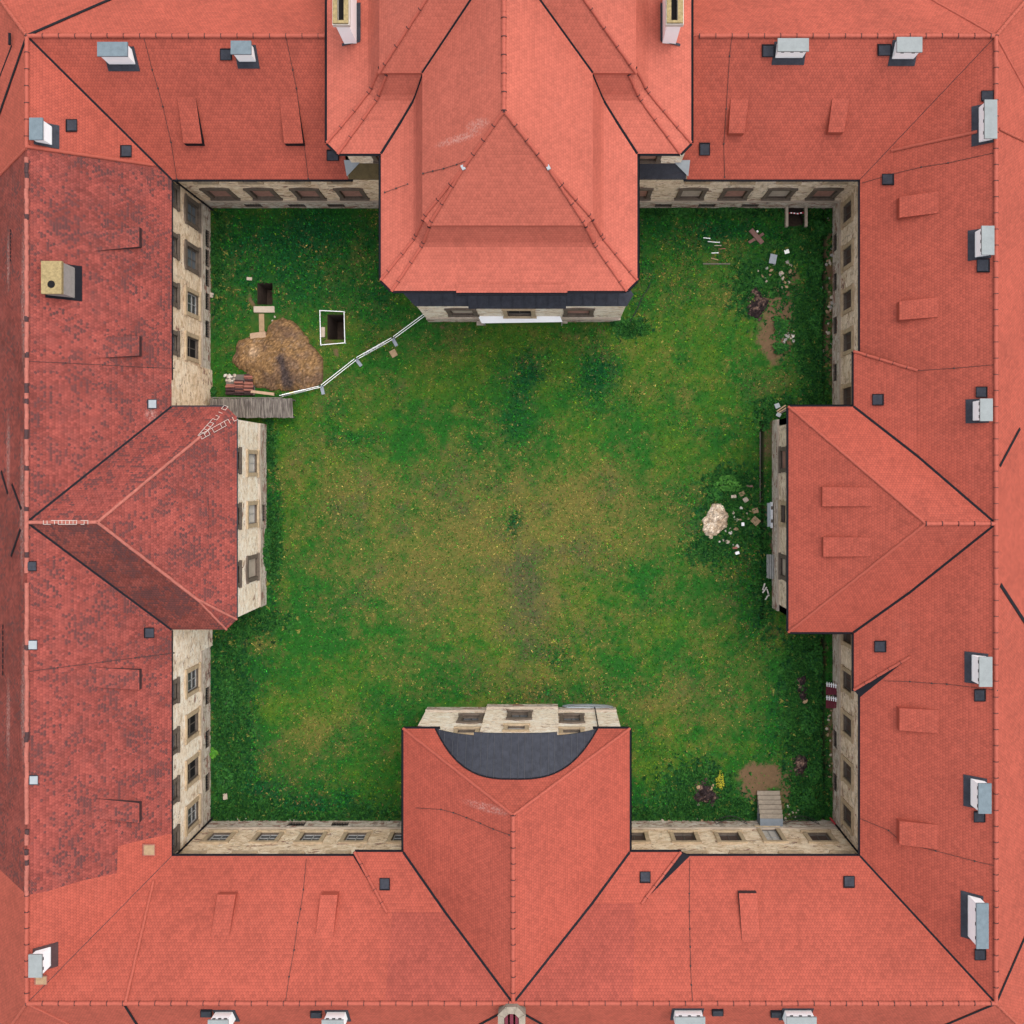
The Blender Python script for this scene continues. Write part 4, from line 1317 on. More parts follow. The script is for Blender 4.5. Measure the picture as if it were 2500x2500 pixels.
    # valley
    for p_, q_ in [(apC, val2)] + [(V((X(k + 1), Ay[k + 1], ZZ[k + 1] - (LIP if k + 1 == TOP else 0))), V((X(k), Ay[k], ZZ[k]))) for k in range(TOP)]:
        flat_strip(mm, p_, q_, .2, (-sgn * .3, -.3, 1), lift=.05)
# courtyard arm: front skirt and front slope
for l in range(TOP):
    z1_ = ZZ[l + 1] - (LIP if l == TOP - 1 else 0)
    quad(V((bx - Bh[l] + cut[l], By[l], ZZ[l])), V((bx + Bh[l] - cut[l], By[l], ZZ[l])), V((bx + Bh[l + 1] - cut[l + 1], By[l + 1], z1_)), V((bx - Bh[l + 1] + cut[l + 1], By[l + 1], z1_)))
f1, f2 = V((bx - Bh[TOP] + cut[TOP], By[TOP], Z2)), V((bx + Bh[TOP] - cut[TOP], By[TOP], Z2))
h1, h2 = V((bx - Bh[TOP], By[TOP], Z2)).lerp(apB, .52), V((bx + Bh[TOP], By[TOP], Z2)).lerp(apB, .52)
Plane(f1, f2, apB).poly(mb, [f1, f2, h2, apB, h1])
mb.poly([f1, f2, f2 - V((0, 0, LIP)), f1 - V((0, 0, LIP))], 0, [(0, 0)] * 4)
# central eave juts out slightly
xj0, xj1 = (1114 - NX) * (H - Z0) / F, (1385 - NX) * (H - Z0) / F
pj = [V((xj0, By[0] - .18, Z0 - .05)), V((xj1, By[0] - .18, Z0 - .05)), V((xj1, By[0] + .5, Z0 + .22)), V((xj0, By[0] + .5, Z0 + .22))]
Plane(*pj[:3]).poly(mb, pj)
rfP = mb.build('roof', M['tile_pale'], pavN)
ridge_caps(capN, apB, apC)
capN.build('ridge_cap', [M['cap'], M['clip']], rfP, True)
mm.build('valley_gutter', M['metal'], rfP)
mb = MB()
for sgn in (-1, 1):
    X0 = bx + sgn * Bh[0]
    gutter(mb, V((X0, By[0] + cut[0], Z0)), V((X0, Ay[0], Z0)), (sgn, 0, 0)); gutter(mb, V((X0, By[0] + cut[0], Z0)), V((X0 - sgn * cut[0], By[0], Z0)), (sgn, -1, 0))
    XA0 = bx + sgn * Ax[0]
    gutter(mb, V((X0, Ay[0], Z0)), V((XA0 - sgn * cut[0], Ay[0], Z0)), (0, -1, 0)); gutter(mb, V((XA0, Ay[0] + cut[0], Z0)), V((XA0 - sgn * cut[0], Ay[0], Z0)), (sgn, -1, 0))
    gutter(mb, V((XA0, Ay[0] + cut[0], Z0)), V((XA0, 2 * Yc - Ay[0], Z0)), (sgn, 0, 0))
gutter(mb, V((bx - Bh[0] + cut[0], By[0], Z0)), V((xj0, By[0], Z0)), (0, -1, 0)); gutter(mb, V((xj1, By[0], Z0)), V((bx + Bh[0] - cut[0], By[0], Z0)), (0, -1, 0))
gutter(mb, V((xj0, By[0] - .18, Z0)), V((xj1, By[0] - .18, Z0)), (0, -1, 0))
mb.build('eave_gutter', M['metal'], rfP)
# metal clips on the hips
mb = MB()
for px_, py_ in ((1148, 390), (1332, 408)):
    c_ = V((bx, By[TOP], Z2)); hh = h1 if px_ < 1250 else h2
    mb.box(hh + V((0, 0, .12)), (.12, .05, 0), (-.08, .16, 0), (0, 0, .08))
mb.build('hip_clip', M['zinc'], rfP)
# walls
Yg = (NY - 783) * H / F                  # ground floor front
Xa, Xb = -12.1, 6.3
xs3 = ((1046 - NX) * H / F, (1512 - NX) * H / F)
facade(pavN, (xs3[0], Yg), (xs3[1], Yg), (0, -1), 10.6,
       [([sx(p) - xs3[0] for p in (1130, 1412)], 1.0, 3.9, 7.2, 'brick'), ([sx(1268) - xs3[0]], 1.1, 3.0, 7.0, 'void')], 'wall_pale', 1.6, .12)
mb = MB()
mb.poly([(Xa, Yg + 1.2, -.6), (xs3[0], Yg, -.6), (xs3[0], Yg, 10.6), (Xa, Yg + 1.2, 10.6)]); mb.poly([(Xb, Yg + .3, -.6), (xs3[1], Yg, -.6), (xs3[1], Yg, 10.6), (Xb, Yg + .3, 10.6)])
mb.poly([(Xa, Yg + 1.2, -.6), (Xa, 26.2, -.6), (Xa, 26.2, 10.6), (Xa, Yg + 1.2, 10.6)]); mb.poly([(Xb, Yg + .3, -.6), (Xb, 26.2, -.6), (Xb, 26.2, 10.6), (Xb, Yg + .3, 10.6)])
mb.abox(Xa + .3, 15.5, 10.6, Xb - .3, 26.2, 18.9)
mb.build('side_wall', M['wall_pale'], pavN)
facade(pavN, (-17.0, 26.2), (-11.8, 26.2), (0, -1), 18.9, [([-13.9 + 17], .7, 13.0, 15.6, 'brick')], 'wall_pale', 10.9, .02, 10.5, False)
facade(pavN, (6.0, 26.2), (10.8, 26.2), (0, -1), 18.9, [([1.9], .7, 13.0, 15.6, 'brick')], 'wall_pale', 10.9, .02, 10.5, False)
mb = MB()
mb.abox(-17.0, 26.25, 0, -16.4, 2 * Yc - 26.2, 18.9); mb.abox(10.2, 26.25, 0, 10.8, 2 * Yc - 26.2, 18.9); mb.abox(-16.4, 2 * Yc - 26.8, 0, 10.2, 2 * Yc - 26.2, 18.9)
mb.build('outer_wall', M['wall'], pavN)
# pent roof of dark sheet round the front, and the two small ones in the corners
mb = MB()
zp0, zp1, ypo, ypi = 11.0, 12.0, Yg - .35, 15.55
xl0, xl1 = (1013 - NX) * .0351, (1531 - NX) * .0351
pts_o = [V((-13.0, 15.6, zp0 + .1)), V((xl0, ypo, zp0)), V((xj0 + .3, ypo, zp0)), V((xj0 + .3, ypo - .22, zp0)), V((xj1, ypo - .22, zp0)), V((xj1, ypo, zp0)), V((xl1, ypo, zp0)), V((6.9, 15.3, zp0 + .1))]
pts_i = [V((-12.0, 16.3, zp1)), V((-11.4, ypi, zp1)), V((xj0 + .3, ypi, zp1)), V((xj0 + .3, ypi, zp1)), V((xj1, ypi, zp1)), V((xj1, ypi, zp1)), V((5.9, ypi, zp1)), V((6.2, 16.0, zp1))]
for k in range(7):
    if (pts_i[k] - pts_i[k + 1]).length > 1e-3:
        mb.poly([pts_o[k], pts_o[k + 1], pts_i[k + 1], pts_i[k]])
    mb.poly([pts_o[k] - V((0, 0, .18)), pts_o[k + 1] - V((0, 0, .18)), pts_o[k + 1], pts_o[k]])
pr = mb.build('pent_roof', M['soft_metal'], pavN)
mb = MB()
for x in np.arange(xl0 + .4, xl1, 1.0):
    o_ = ypo - (.22 if xj0 + .3 < x < xj1 else 0)
    mb.bar((x, o_, zp0 + .03), (x, ypi, zp1 + .03), .05, .05)
mb.build('seam', M['soft_metal'], pr)
def pent(x_a, x_b, mat, chx):
    mb = MB()
    yo, yi = YEN + .05, 26.2
    mb.poly([V((x_a, yo, 11.0)), V((x_b, yo, 11.0)), V((x_b, yi, 12.2)), V((x_a + chx, yi, 12.2))] if chx > 0 else [V((x_a, yo, 11.0)), V((x_b, yo, 11.0)), V((x_b + chx, yi, 12.2)), V((x_a, yi, 12.2))])
    mb.abox(min(x_a, x_b), yo - .03, 10.8, max(x_a, x_b), yo, 10.99)
    return mb.build('pent_roof', M[mat], pavN)
M['mossy'] = plain('mossy_sheet', (0.10, 0.075, 0.035), 0.95, 0.6, 2.0)
pent(-17.5, -11.9, 'mossy', .02)
pent(6.2, 11.4, 'soft_metal', -.02)
# tall open chimneys on the end skirts
def tall_chimney(x0_, y0_, x1_, y1_, hx0, hx1, hy, zt, capm):
    a, b = W(x0_, y1_, zt), W(x1_, y0_, zt)
    mb = MB()
    mb.abox(a.x + .08, a.y + .08, 17.5, b.x - .08, b.y - .08, zt - .62)
    ch = mb.build('chimney', M['white'], pavN)
    h0, h1_ = W(hx0, hy, zt), W(hx1, y0_ + (y1_ - hy), zt)
    mb = MB()
    for q_ in ((a.x, a.y, h0.x, b.y), (h1_.x, a.y, b.x, b.y), (h0.x, a.y, h1_.x, h0.y), (h0.x, h1_.y, h1_.x, b.y)):
        mb.abox(q_[0], q_[1], zt - .18, q_[2], q_[3], zt)
    mb.build('chimney_cap', M[capm], ch)
    mb = MB()
    for q_ in ((a.x - .06, a.y - .06, h0.x, b.y + .06), (h1_.x, a.y - .06, b.x + .06, b.y + .06), (h0.x, a.y - .06, h1_.x, h0.y), (h0.x, h1_.y, h1_.x, b.y + .06)):
        mb.abox(q_[0], q_[1], zt - .6, q_[2], q_[3], zt - .183)
    mb.build('collar', M['dirty_white'], ch)
    mb = MB()
    mb.abox(h0.x + .002, h0.y + .002, zt - .618, h1_.x - .002, h1_.y - .002, zt - .59)
    mb.build('flue', M['void'], ch)
    mb = MB()
    for k in range(0):
        yy = h0.y + (h1_.y - h0.y) * (k + .5) / 5
        mb.abox(h0.x + .003, yy - .03, zt - .45, h1_.x - .003, yy + .03, zt - .4)
    return ch
tall_chimney(812, -75, 850, 56, 823, 839, 49, 23.4, 'lichen')
tall_chimney(1628, -75, 1668, 55, 1639, 1655, 49, 23.4, 'lichen')
mb = MB()
for x_a, x_b, sgn in ((870, 882, -1), (1611, 1622, 1)):
    pl = Plane(V((bx + sgn * Ax[0], 30, Z0)), V((bx + sgn * Ax[0], 40, Z0)), V((bx + sgn * Ax[1], 40, ZZ[1])))
    for ya_, yb_ in ((8, 100),):
        q_ = [pl.px(x_a, ya_, .12), pl.px(x_b, ya_, .12), pl.px(x_b, yb_, .12), pl.px(x_a, yb_ + 2, .12)]
        mb.poly(q_)
        mb.poly([p_ - V((0, 0, .2)) for p_ in q_])
    q_ = [pl.px(836, 107, .1), pl.px(875, 98, .1), pl.px(882, 103, .1), pl.px(836, 114, .1)] if sgn < 0 else [pl.px(1612, 103, .1), pl.px(1619, 98, .1), pl.px(1660, 108, .1), pl.px(1660, 114, .1)]
    mb.poly(q_)
mb.build('flashing', M['soft_metal'], rfP)
plS = Plane(V((bx - Bh[TOP], 20, Z2)), V((bx - Bh[TOP], 28, Z2)), apB)
cable(pavN, [plS.px(*q_, .06) for q_ in ((1140, 393), (1116, 402), (1084, 412), (1058, 418), (1034, 424))])
plK = Plane(V((bx - Bh[0], 20, Z0)), V((bx - Bh[0], 28, Z0)), V((bx - Bh[1], 20, ZZ[1])))
cable(pavN, [plK.px(*q_, .06) for q_ in ((1006, 442), (996, 450), (968, 460), (940, 470))])

# ================================================================== GROUND
def vnoise(x, y, scale, seed, oct_=4, rough=0.55):
    out = np.zeros_like(x); amp = 1.0; tot = 0.0
    for o in range(oct_):
        r = np.random.default_rng(seed * 31 + o)
        g = r.random((256, 256))
        u, v = x * scale * 2 ** o + 57.3 * (o + 1), y * scale * 2 ** o + 91.7 * (o + 1)
        i, j = np.floor(u).astype(int), np.floor(v).astype(int)
        fu, fv = u - i, v - j
        fu, fv = fu * fu * (3 - 2 * fu), fv * fv * (3 - 2 * fv)
        i0, i1, j0, j1 = i % 256, (i + 1) % 256, j % 256, (j + 1) % 256
        out += amp * ((g[i0, j0] * (1 - fu) + g[i1, j0] * fu) * (1 - fv) + (g[i0, j1] * (1 - fu) + g[i1, j1] * fu) * fv)
        tot += amp; amp *= rough
    return out / tot

def blob(px, py, cx, cy, rx, ry):
    return np.exp(-(((px - cx) / rx) ** 2 + ((py - cy) / ry) ** 2))
BROWN = [(1100, 1380, 260, 140, .75), (1300, 1450, 70, 230, .55), (880, 1210, 160, 90, .55), (1500, 1260, 230, 110, .55), (1230, 1180, 300, 70, .35), (1380, 1520, 200, 90, .35),
         (1700, 1290, 80, 120, .25), (780, 1800, 90, 70, .6), (700, 1130, 80, 80, .25), (1560, 1700, 160, 60, .4), (1480, 850, 120, 40, .35), (1780, 730, 60, 60, .5), (1700, 950, 40, 60, .25),
         (1240, 1650, 120, 60, .4), (1000, 1620, 200, 60, .2), (1530, 1980, 0.1, 0.1, 0), (640, 1560, 30, 40, .7), (960, 830, 60, 40, .2), (1870, 910, 70, 40, .5), (1330, 1300, 200, 100, .35)]
LUSH = [(1270, 940, 45, 65, .8), (1280, 1030, 50, 60, .5), (1450, 900, 50, 70, .75), (1270, 1270, 22, 30, .8), (870, 1075, 60, 20, .4), (1150, 1090, 30, 30, .3), (640, 640, 220, 130, .65), (1700, 640, 160, 120, .3),
        (560, 1750, 60, 260, .9), (700, 1960, 300, 50, .8), (1300, 1690, 260, 30, .35), (1600, 1950, 200, 60, .4), (1990, 900, 40, 400, .6), (1960, 1800, 60, 240, .7), (1830, 1350, 60, 200, .6), (700, 560, 260, 50, .5),
        (1820, 560, 200, 40, .6), (660, 1300, 22, 200, .9), (1560, 640, 30, 140, .4), (930, 690, 60, 130, .5), (1730, 1270, 70, 90, .8), (1350, 1590, 40, 25, .4)]
SOIL = [(1890, 790, 34, 80, 1.2), (1915, 730, 38, 60, 1.0), (1885, 830, 36, 34, 1.2), (1930, 670, 20, 40, .4), (1875, 1895, 40, 22, 1.0), (1838, 1945, 26, 60, 1.1), (1922, 1945, 20, 60, .9), (1860, 1900, 40, 30, 1.0), (1795, 1480, 30, 30, .3),
        (1880, 1290, 14, 60, .9), (1875, 1080, 14, 90, .6), (818, 865, 18, 12, .7), (800, 840, 14, 10, .5), (616, 730, 8, 30, .7), (1075, 792, 26, 8, .5), (1745, 630, 16, 25, .5), (1880, 500, 100, 9, .5), (660, 2010, 100, 8, .7),
        (1440, 815, 60, 14, .35), (2025, 620, 15, 90, 1.1), (2025, 830, 15, 130, 1.1), (2027, 1800, 9, 150, .9), (2010, 1600, 10, 40, .8), (1700, 2005, 140, 8, .5), (1255, 1420, 10, 24, .35), (640, 1320, 6, 200, .2), (516, 700, 6, 120, .6), (1990, 505, 60, 12, .5), (1560, 2003, 30, 10, .6)]

def lawn_fields(X, Y):
    px, py = X * F / H + NX, NY - Y * F / H
    wx = (vnoise(X, Y, .22, 5) - .5) * 90
    wy = (vnoise(X, Y, .22, 6) - .5) * 90
    pxw, pyw = px + wx, py + wy
    br = sum(a * blob(pxw, pyw, cx, cy, rx, ry) for cx, cy, rx, ry, a in BROWN if a > 0)
    lu = sum(a * blob(pxw, pyw, cx, cy, rx, ry) for cx, cy, rx, ry, a in LUSH)
    w2x, w2y = (vnoise(X, Y, .8, 15) - .5) * 40, (vnoise(X, Y, .8, 16) - .5) * 40
    so = sum(a * blob(px + w2x, py + w2y, cx, cy, rx, ry) for cx, cy, rx, ry, a in SOIL)
    n1 = vnoise(X, Y, .16, 1, 5, .6); n2 = vnoise(X, Y, .7, 2, 5, .65); n3 = vnoise(X, Y, 2.4, 3, 3, .6)
    br = np.clip(br * 1.0 + (n1 - .5) * .8 + (n2 - .5) * 1.3 + (n3 - .5) * .9 + .10, 0, 1)
    lu = np.clip(lu + (vnoise(X, Y, .3, 7, 4) - .5) * .7, 0, 1)
    br = br * (1 - .85 * lu)
    so = np.clip((so - .25) * 2.0 + ((n2 - .5) * 1.6 + (n3 - .5) * 1.6) * (so > .10), 0, 1)
    ye = np.clip((vnoise(X, Y, .25, 8, 4) - .42) * 2.2 + (n3 - .5) * .9 + .6 * blob(px, py, 1740, 1580, 60, 60) + .3 * blob(px, py, 1250, 900, 350, 120), 0, 1) * (1 - lu)
    pu = np.clip((vnoise(X, Y, .5, 9, 4) - .5) * 2.5 + .9 * blob(px, py, 1290, 1540, 50, 140) + .5 * blob(px, py, 1290, 1400, 70, 60), 0, 1)
    return br, lu, so, ye, pu

def lerp3(a, b, t):
    return a * (1 - t[..., None]) + np.array(b) * t[..., None]
def lawn_color(X, Y, jitter=None):
    br, lu, so, ye, pu = lawn_fields(X, Y)
    c = np.zeros(X.shape + (3,)) + np.array((0.013, 0.070, 0.009))
    c = lerp3(c, (0.062, 0.105, 0.010), ye * .7)
    c = lerp3(c, (0.004, 0.034, 0.013), lu * .85)
    bc = lerp3(np.zeros_like(c) + np.array((0.125, 0.094, 0.026)), (0.060, 0.048, 0.032), pu * .8)
    t = np.clip(br, 0, 1)[..., None] * .7
    c = c * (1 - t) + bc * t
    c = lerp3(c, (0.112, 0.070, 0.038), so)
    c = lerp3(c, (0.014, 0.016, 0.010), trench(X, Y))  # near-black painted along the drain, standing in for the shade inside it
    return c, lu, so

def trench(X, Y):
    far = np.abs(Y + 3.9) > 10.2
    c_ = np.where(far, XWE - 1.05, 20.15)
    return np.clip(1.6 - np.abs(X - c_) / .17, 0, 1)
gx0, gx1, gy0, gy1, gs = XWW - 1.4, XWE + 1.4, YWS - 1.4, YWN + 1.6, 0.16
nx_, ny_ = int((gx1 - gx0) / gs), int((gy1 - gy0) / gs)
xs_ = np.linspace(gx0, gx1, nx_ + 1); ys_ = np.linspace(gy0, gy1, ny_ + 1)
GX, GY = np.meshgrid(xs_, ys_, indexing='ij')
def ground_z(X, Y):
    z = (vnoise(X, Y, .12, 21, 3) - .5) * .25 + (vnoise(X, Y, 1.1, 22, 3) - .5) * .10
    # narrow open drain along the right-hand wall
    return z - .55 * trench(X, Y)
GZ = ground_z(GX, GY)
PITS = [(627, 692, 662, 746), (799, 772, 839, 832), (1919, 509, 1960, 554)]
pit_rects = []
keep = np.ones((nx_, ny_), bool)
for a, b, c, d in PITS:
    p, q_ = W(a, d), W(c, b)
    i0, i1 = np.searchsorted(xs_, p.x) , np.searchsorted(xs_, q_.x)
    j0, j1 = np.searchsorted(ys_, p.y), np.searchsorted(ys_, q_.y)
    keep[i0:i1, j0:j1] = False
    pit_rects.append((xs_[i0], ys_[j0], xs_[i1], ys_[j1]))
    GZ[i0:i1 + 1, j0:j1 + 1] *= .2
vid = np.arange((nx_ + 1) * (ny_ + 1)).reshape(nx_ + 1, ny_ + 1)
q4 = np.stack([vid[:-1, :-1], vid[1:, :-1], vid[1:, 1:], vid[:-1, 1:]], -1)[keep]
me = bpy.data.meshes.new('lawn')
me.from_pydata(np.stack([GX, GY, GZ], -1).reshape(-1, 3).tolist(), [], q4.tolist())
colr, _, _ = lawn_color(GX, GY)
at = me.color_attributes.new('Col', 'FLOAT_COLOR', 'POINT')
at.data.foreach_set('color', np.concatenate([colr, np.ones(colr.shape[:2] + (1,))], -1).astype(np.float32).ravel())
me.materials.append(M['lawn'])
me.polygons.foreach_set('use_smooth', [True] * len(me.polygons))
lawn = bpy.data.objects.new('lawn', me); C.objects.link(lawn); tag(lawn, kind='structure')
# surrounding land, out to the horizon, below and beyond the palace
mb = MB()
B_ = 2500.0
for a in ((-B_, -B_, B_, gy0), (-B_, gy1, B_, B_), (-B_, gy0, gx0, gy1), (gx1, gy0, B_, gy1)):
    mb.poly([(a[0], a[1], -.05), (a[2], a[1], -.05), (a[2], a[3], -.05), (a[0], a[3], -.05)])
M['land'] = plain('meadow', (0.06, 0.10, 0.03), 1.0, 0.5, .05)
tag(mb.build('ground', M['land']), kind='structure')

def inside_free(X, Y, margin=0.0):
    """True on open courtyard ground"""
    ok = (X > XWW + .25) & (X < XWE - .2) & (Y > YWS + .25) & (Y < YWN - .25)
    ok &= ~((X < -27.5 - margin) & (Y < 5.0) & (Y > -13.0))
    ok &= ~((X > 20.85 + margin) & (Y < 5.2) & (Y > -13.1))
    ok &= ~((Y < -22.2 - margin) & (X > -12.2) & (X < 6.1))
    ok &= ~((Y > 14.75 + margin) & (X > -12.1) & (X < 6.4))
    for a, b, c, d in pit_rects:
        ok &= ~((X > a - .05) & (X < c + .05) & (Y > b - .05) & (Y < d + .05))
    return ok

# bare places where no grass blades may stand: heaps, stairs, boards
MOUND = [(668, 779), (686, 774), (708, 780), (730, 796), (748, 818), (761, 842), (786, 867), (792, 898), (789, 930), (764, 948), (717, 955), (671, 953), (624, 945), (601, 911), (578, 898), (567, 883), (575, 849), (587, 832), (612, 821), (648, 818), (655, 797)]
GRAVEL = [(1738, 1226), (1760, 1230), (1775, 1245), (1782, 1262), (1776, 1285), (1760, 1298), (1748, 1310), (1735, 1316), (1722, 1308), (1714, 1297), (1719, 1283), (1711, 1273), (1722, 1258), (1732, 1240)]
def in_poly(px, py, poly):
    r = np.zeros(px.shape, bool)
    n = len(poly)
    for i in range(n):
        x1, y1 = poly[i]; x2, y2 = poly[(i + 1) % n]
        c = ((y1 > py) != (y2 > py)) & (px < (x2 - x1) * (py - y1) / (y2 - y1 + 1e-9) + x1)
        r ^= c
    return r
def bare(X, Y):
    px, py = X * F / H + NX, NY - Y * F / H
    b = in_poly(px, py, MOUND) | in_poly(px, py, GRAVEL)
    for a, c, d, e in ((1850, 1928, 1906, 2010), (500, 975, 715, 1022), (550, 915, 625, 966), (612, 748, 676, 830), (1165, 765, 1382, 795)):
        b |= (px > a) & (px < d) & (py > c) & (py < e)
    return b

def scatter_mesh(name, X, Y, Z, cols, size, lean, blades, width, mat, seed):
    """many small pointed blades as one mesh; cols per tuft"""
    r = np.random.default_rng(seed)
    n = len(X)
    ang = r.random((n, blades)) * 2 * np.pi
    L = size[:, None] * (0.6 + .8 * r.random((n, blades)))
    ln = lean * (0.4 + 1.0 * r.random((n, blades)))
    dx, dy = np.cos(ang), np.sin(ang)
    ox = (r.random((n, blades)) - .5) * size[:, None] * .9; oy = (r.random((n, blades)) - .5) * size[:, None] * .9
    bx_, by_ = X[:, None] + ox, Y[:, None] + oy
    wv = width * (.7 + .6 * r.random((n, blades))) * L
    hor = L * np.sin(ln); ver = L * np.cos(ln)
    p0 = np.stack([bx_ - dy * wv, by_ + dx * wv, np.repeat(Z[:, None], blades, 1) - .01], -1)
    p1 = np.stack([bx_ + dy * wv, by_ - dx * wv, np.repeat(Z[:, None], blades, 1) - .01], -1)
    p2 = np.stack([bx_ + dx * hor, by_ + dy * hor, Z[:, None] + ver], -1)
    vs = np.stack([p0, p1, p2], 2).reshape(-1, 3)
    nf = n * blades
    me = bpy.data.meshes.new(name)
    me.vertices.add(nf * 3); me.vertices.foreach_set('co', vs.astype(np.float32).ravel())
    me.loops.add(nf * 3); me.loops.foreach_set('vertex_index', np.arange(nf * 3, dtype=np.int32))
    me.polygons.add(nf); me.polygons.foreach_set('loop_start', np.arange(0, nf * 3, 3, dtype=np.int32)); me.polygons.foreach_set('loop_total', np.full(nf, 3, np.int32))
    cc = np.repeat(cols, blades * 3, 0) * (0.8 + .5 * np.repeat(r.random((nf, 1)), 3, 0))
    a = me.color_attributes.new('Col', 'FLOAT_COLOR', 'POINT')
    a.data.foreach_set('color', np.concatenate([cc, np.ones((nf * 3, 1))], -1).astype(np.float32).ravel())
    me.materials.append(M[mat])
    me.update(); me.validate()
    o = bpy.data.objects.new(name, me); C.objects.link(o)
    return o

NT_ = 170000
X = RNG.uniform(XWW, XWE, NT_); Y = RNG.uniform(YWS, YWN, NT_)
ok = inside_free(X, Y) & ~bare(X, Y)
X, Y = X[ok], Y[ok]
br, lu, so, ye, pu = lawn_fields(X, Y)
ok = (RNG.random(len(X)) > so * .9) & (trench(X, Y) < .3)
X, Y, br, lu, ye, pu = [v[ok] for v in (X, Y, br, lu, ye, pu)]
def pick(p, k=1.0):
    return (RNG.random(len(X)) < p * k)[:, None]
cl = np.where(pick(ye, .6), (0.085, 0.135, 0.008), (0.013, 0.098, 0.008)) * np.ones((len(X), 1))
cl = np.where(pick(lu, .9), (0.004, 0.052, 0.014), cl)
dry = np.where(pick(pu, .7), (0.070, 0.045, 0.030), (0.175, 0.128, 0.034))
cl = np.where(pick(br, .68), dry, cl)
cl = np.where(pick(np.full(len(X), .02)), (0.11, 0.07, 0.03), cl)
cl = np.clip(cl * np.exp(RNG.normal(0, .45, (len(X), 1))), 0, 1)
gr = scatter_mesh('grass', X, Y, ground_z(X, Y), cl, .08 + .10 * lu + .06 * RNG.random(len(X)), 1.0, 3, .24, 'grass', 3)
tag(gr, 'short patchy grass over the whole courtyard lawn', 'grass', kind='stuff')

# rank weeds along the walls and round the rubble
WEED = [(560, 1790, 45, 230, 2200), (600, 1980, 90, 30, 800), (1990, 900, 28, 230, 1400), (1985, 560, 40, 80, 500), (1960, 1720, 40, 170, 2400), (1980, 1940, 40, 80, 1300), (1870, 1390, 22, 130, 700), (1790, 1250, 50, 70, 900), (1780, 1180, 50, 30, 500), (1730, 1340, 40, 30, 300),
        (660, 1330, 18, 70, 900), (620, 1520, 70, 25, 500), (1740, 1980, 110, 25, 1300), (1710, 1930, 60, 40, 500), (1830, 510, 170, 16, 800), (1600, 510, 40, 14, 300), (655, 1090, 14, 60, 300), (1895, 1010, 40, 30, 500), (1700, 1930, 70, 60, 600), (1540, 800, 30, 18, 250), (1830, 700, 40, 60, 500), (1900, 660, 40, 70, 400), (1960, 800, 30, 80, 400), (900, 1985, 70, 14, 250), (530, 640, 14, 120, 300), (700, 2000, 150, 10, 300), (1560, 1990, 60, 14, 200)]
wx_, wy_ = [], []
for a, b, c, d, n in WEED:
    n = int(n * 1.7)
    wx_.append(RNG.normal(a, c * .6, n)); wy_.append(RNG.normal(b, d * .6, n))
wx_, wy_ = np.concatenate(wx_), np.concatenate(wy_)
X, Y = (wx_ - NX) * H / F, (NY - wy_) * H / F
ok = inside_free(X, Y) & ~bare(X, Y)
X, Y = X[ok], Y[ok]
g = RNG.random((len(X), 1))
cl = np.array((0.003, 0.030, 0.009)) * (1 - g) + np.array((0.028, 0.105, 0.015)) * g  # darkest green, mixed in at random, stands in for shadows among the weeds
yb_ = RNG.random(len(X)) < .02
cl[yb_] = (0.14, 0.14, 0.03)
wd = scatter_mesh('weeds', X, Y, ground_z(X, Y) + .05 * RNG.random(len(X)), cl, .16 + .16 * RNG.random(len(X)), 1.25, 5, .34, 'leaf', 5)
tag(wd, 'dark rank weeds crowding the wall feet and the rubble', 'weeds', kind='stuff')

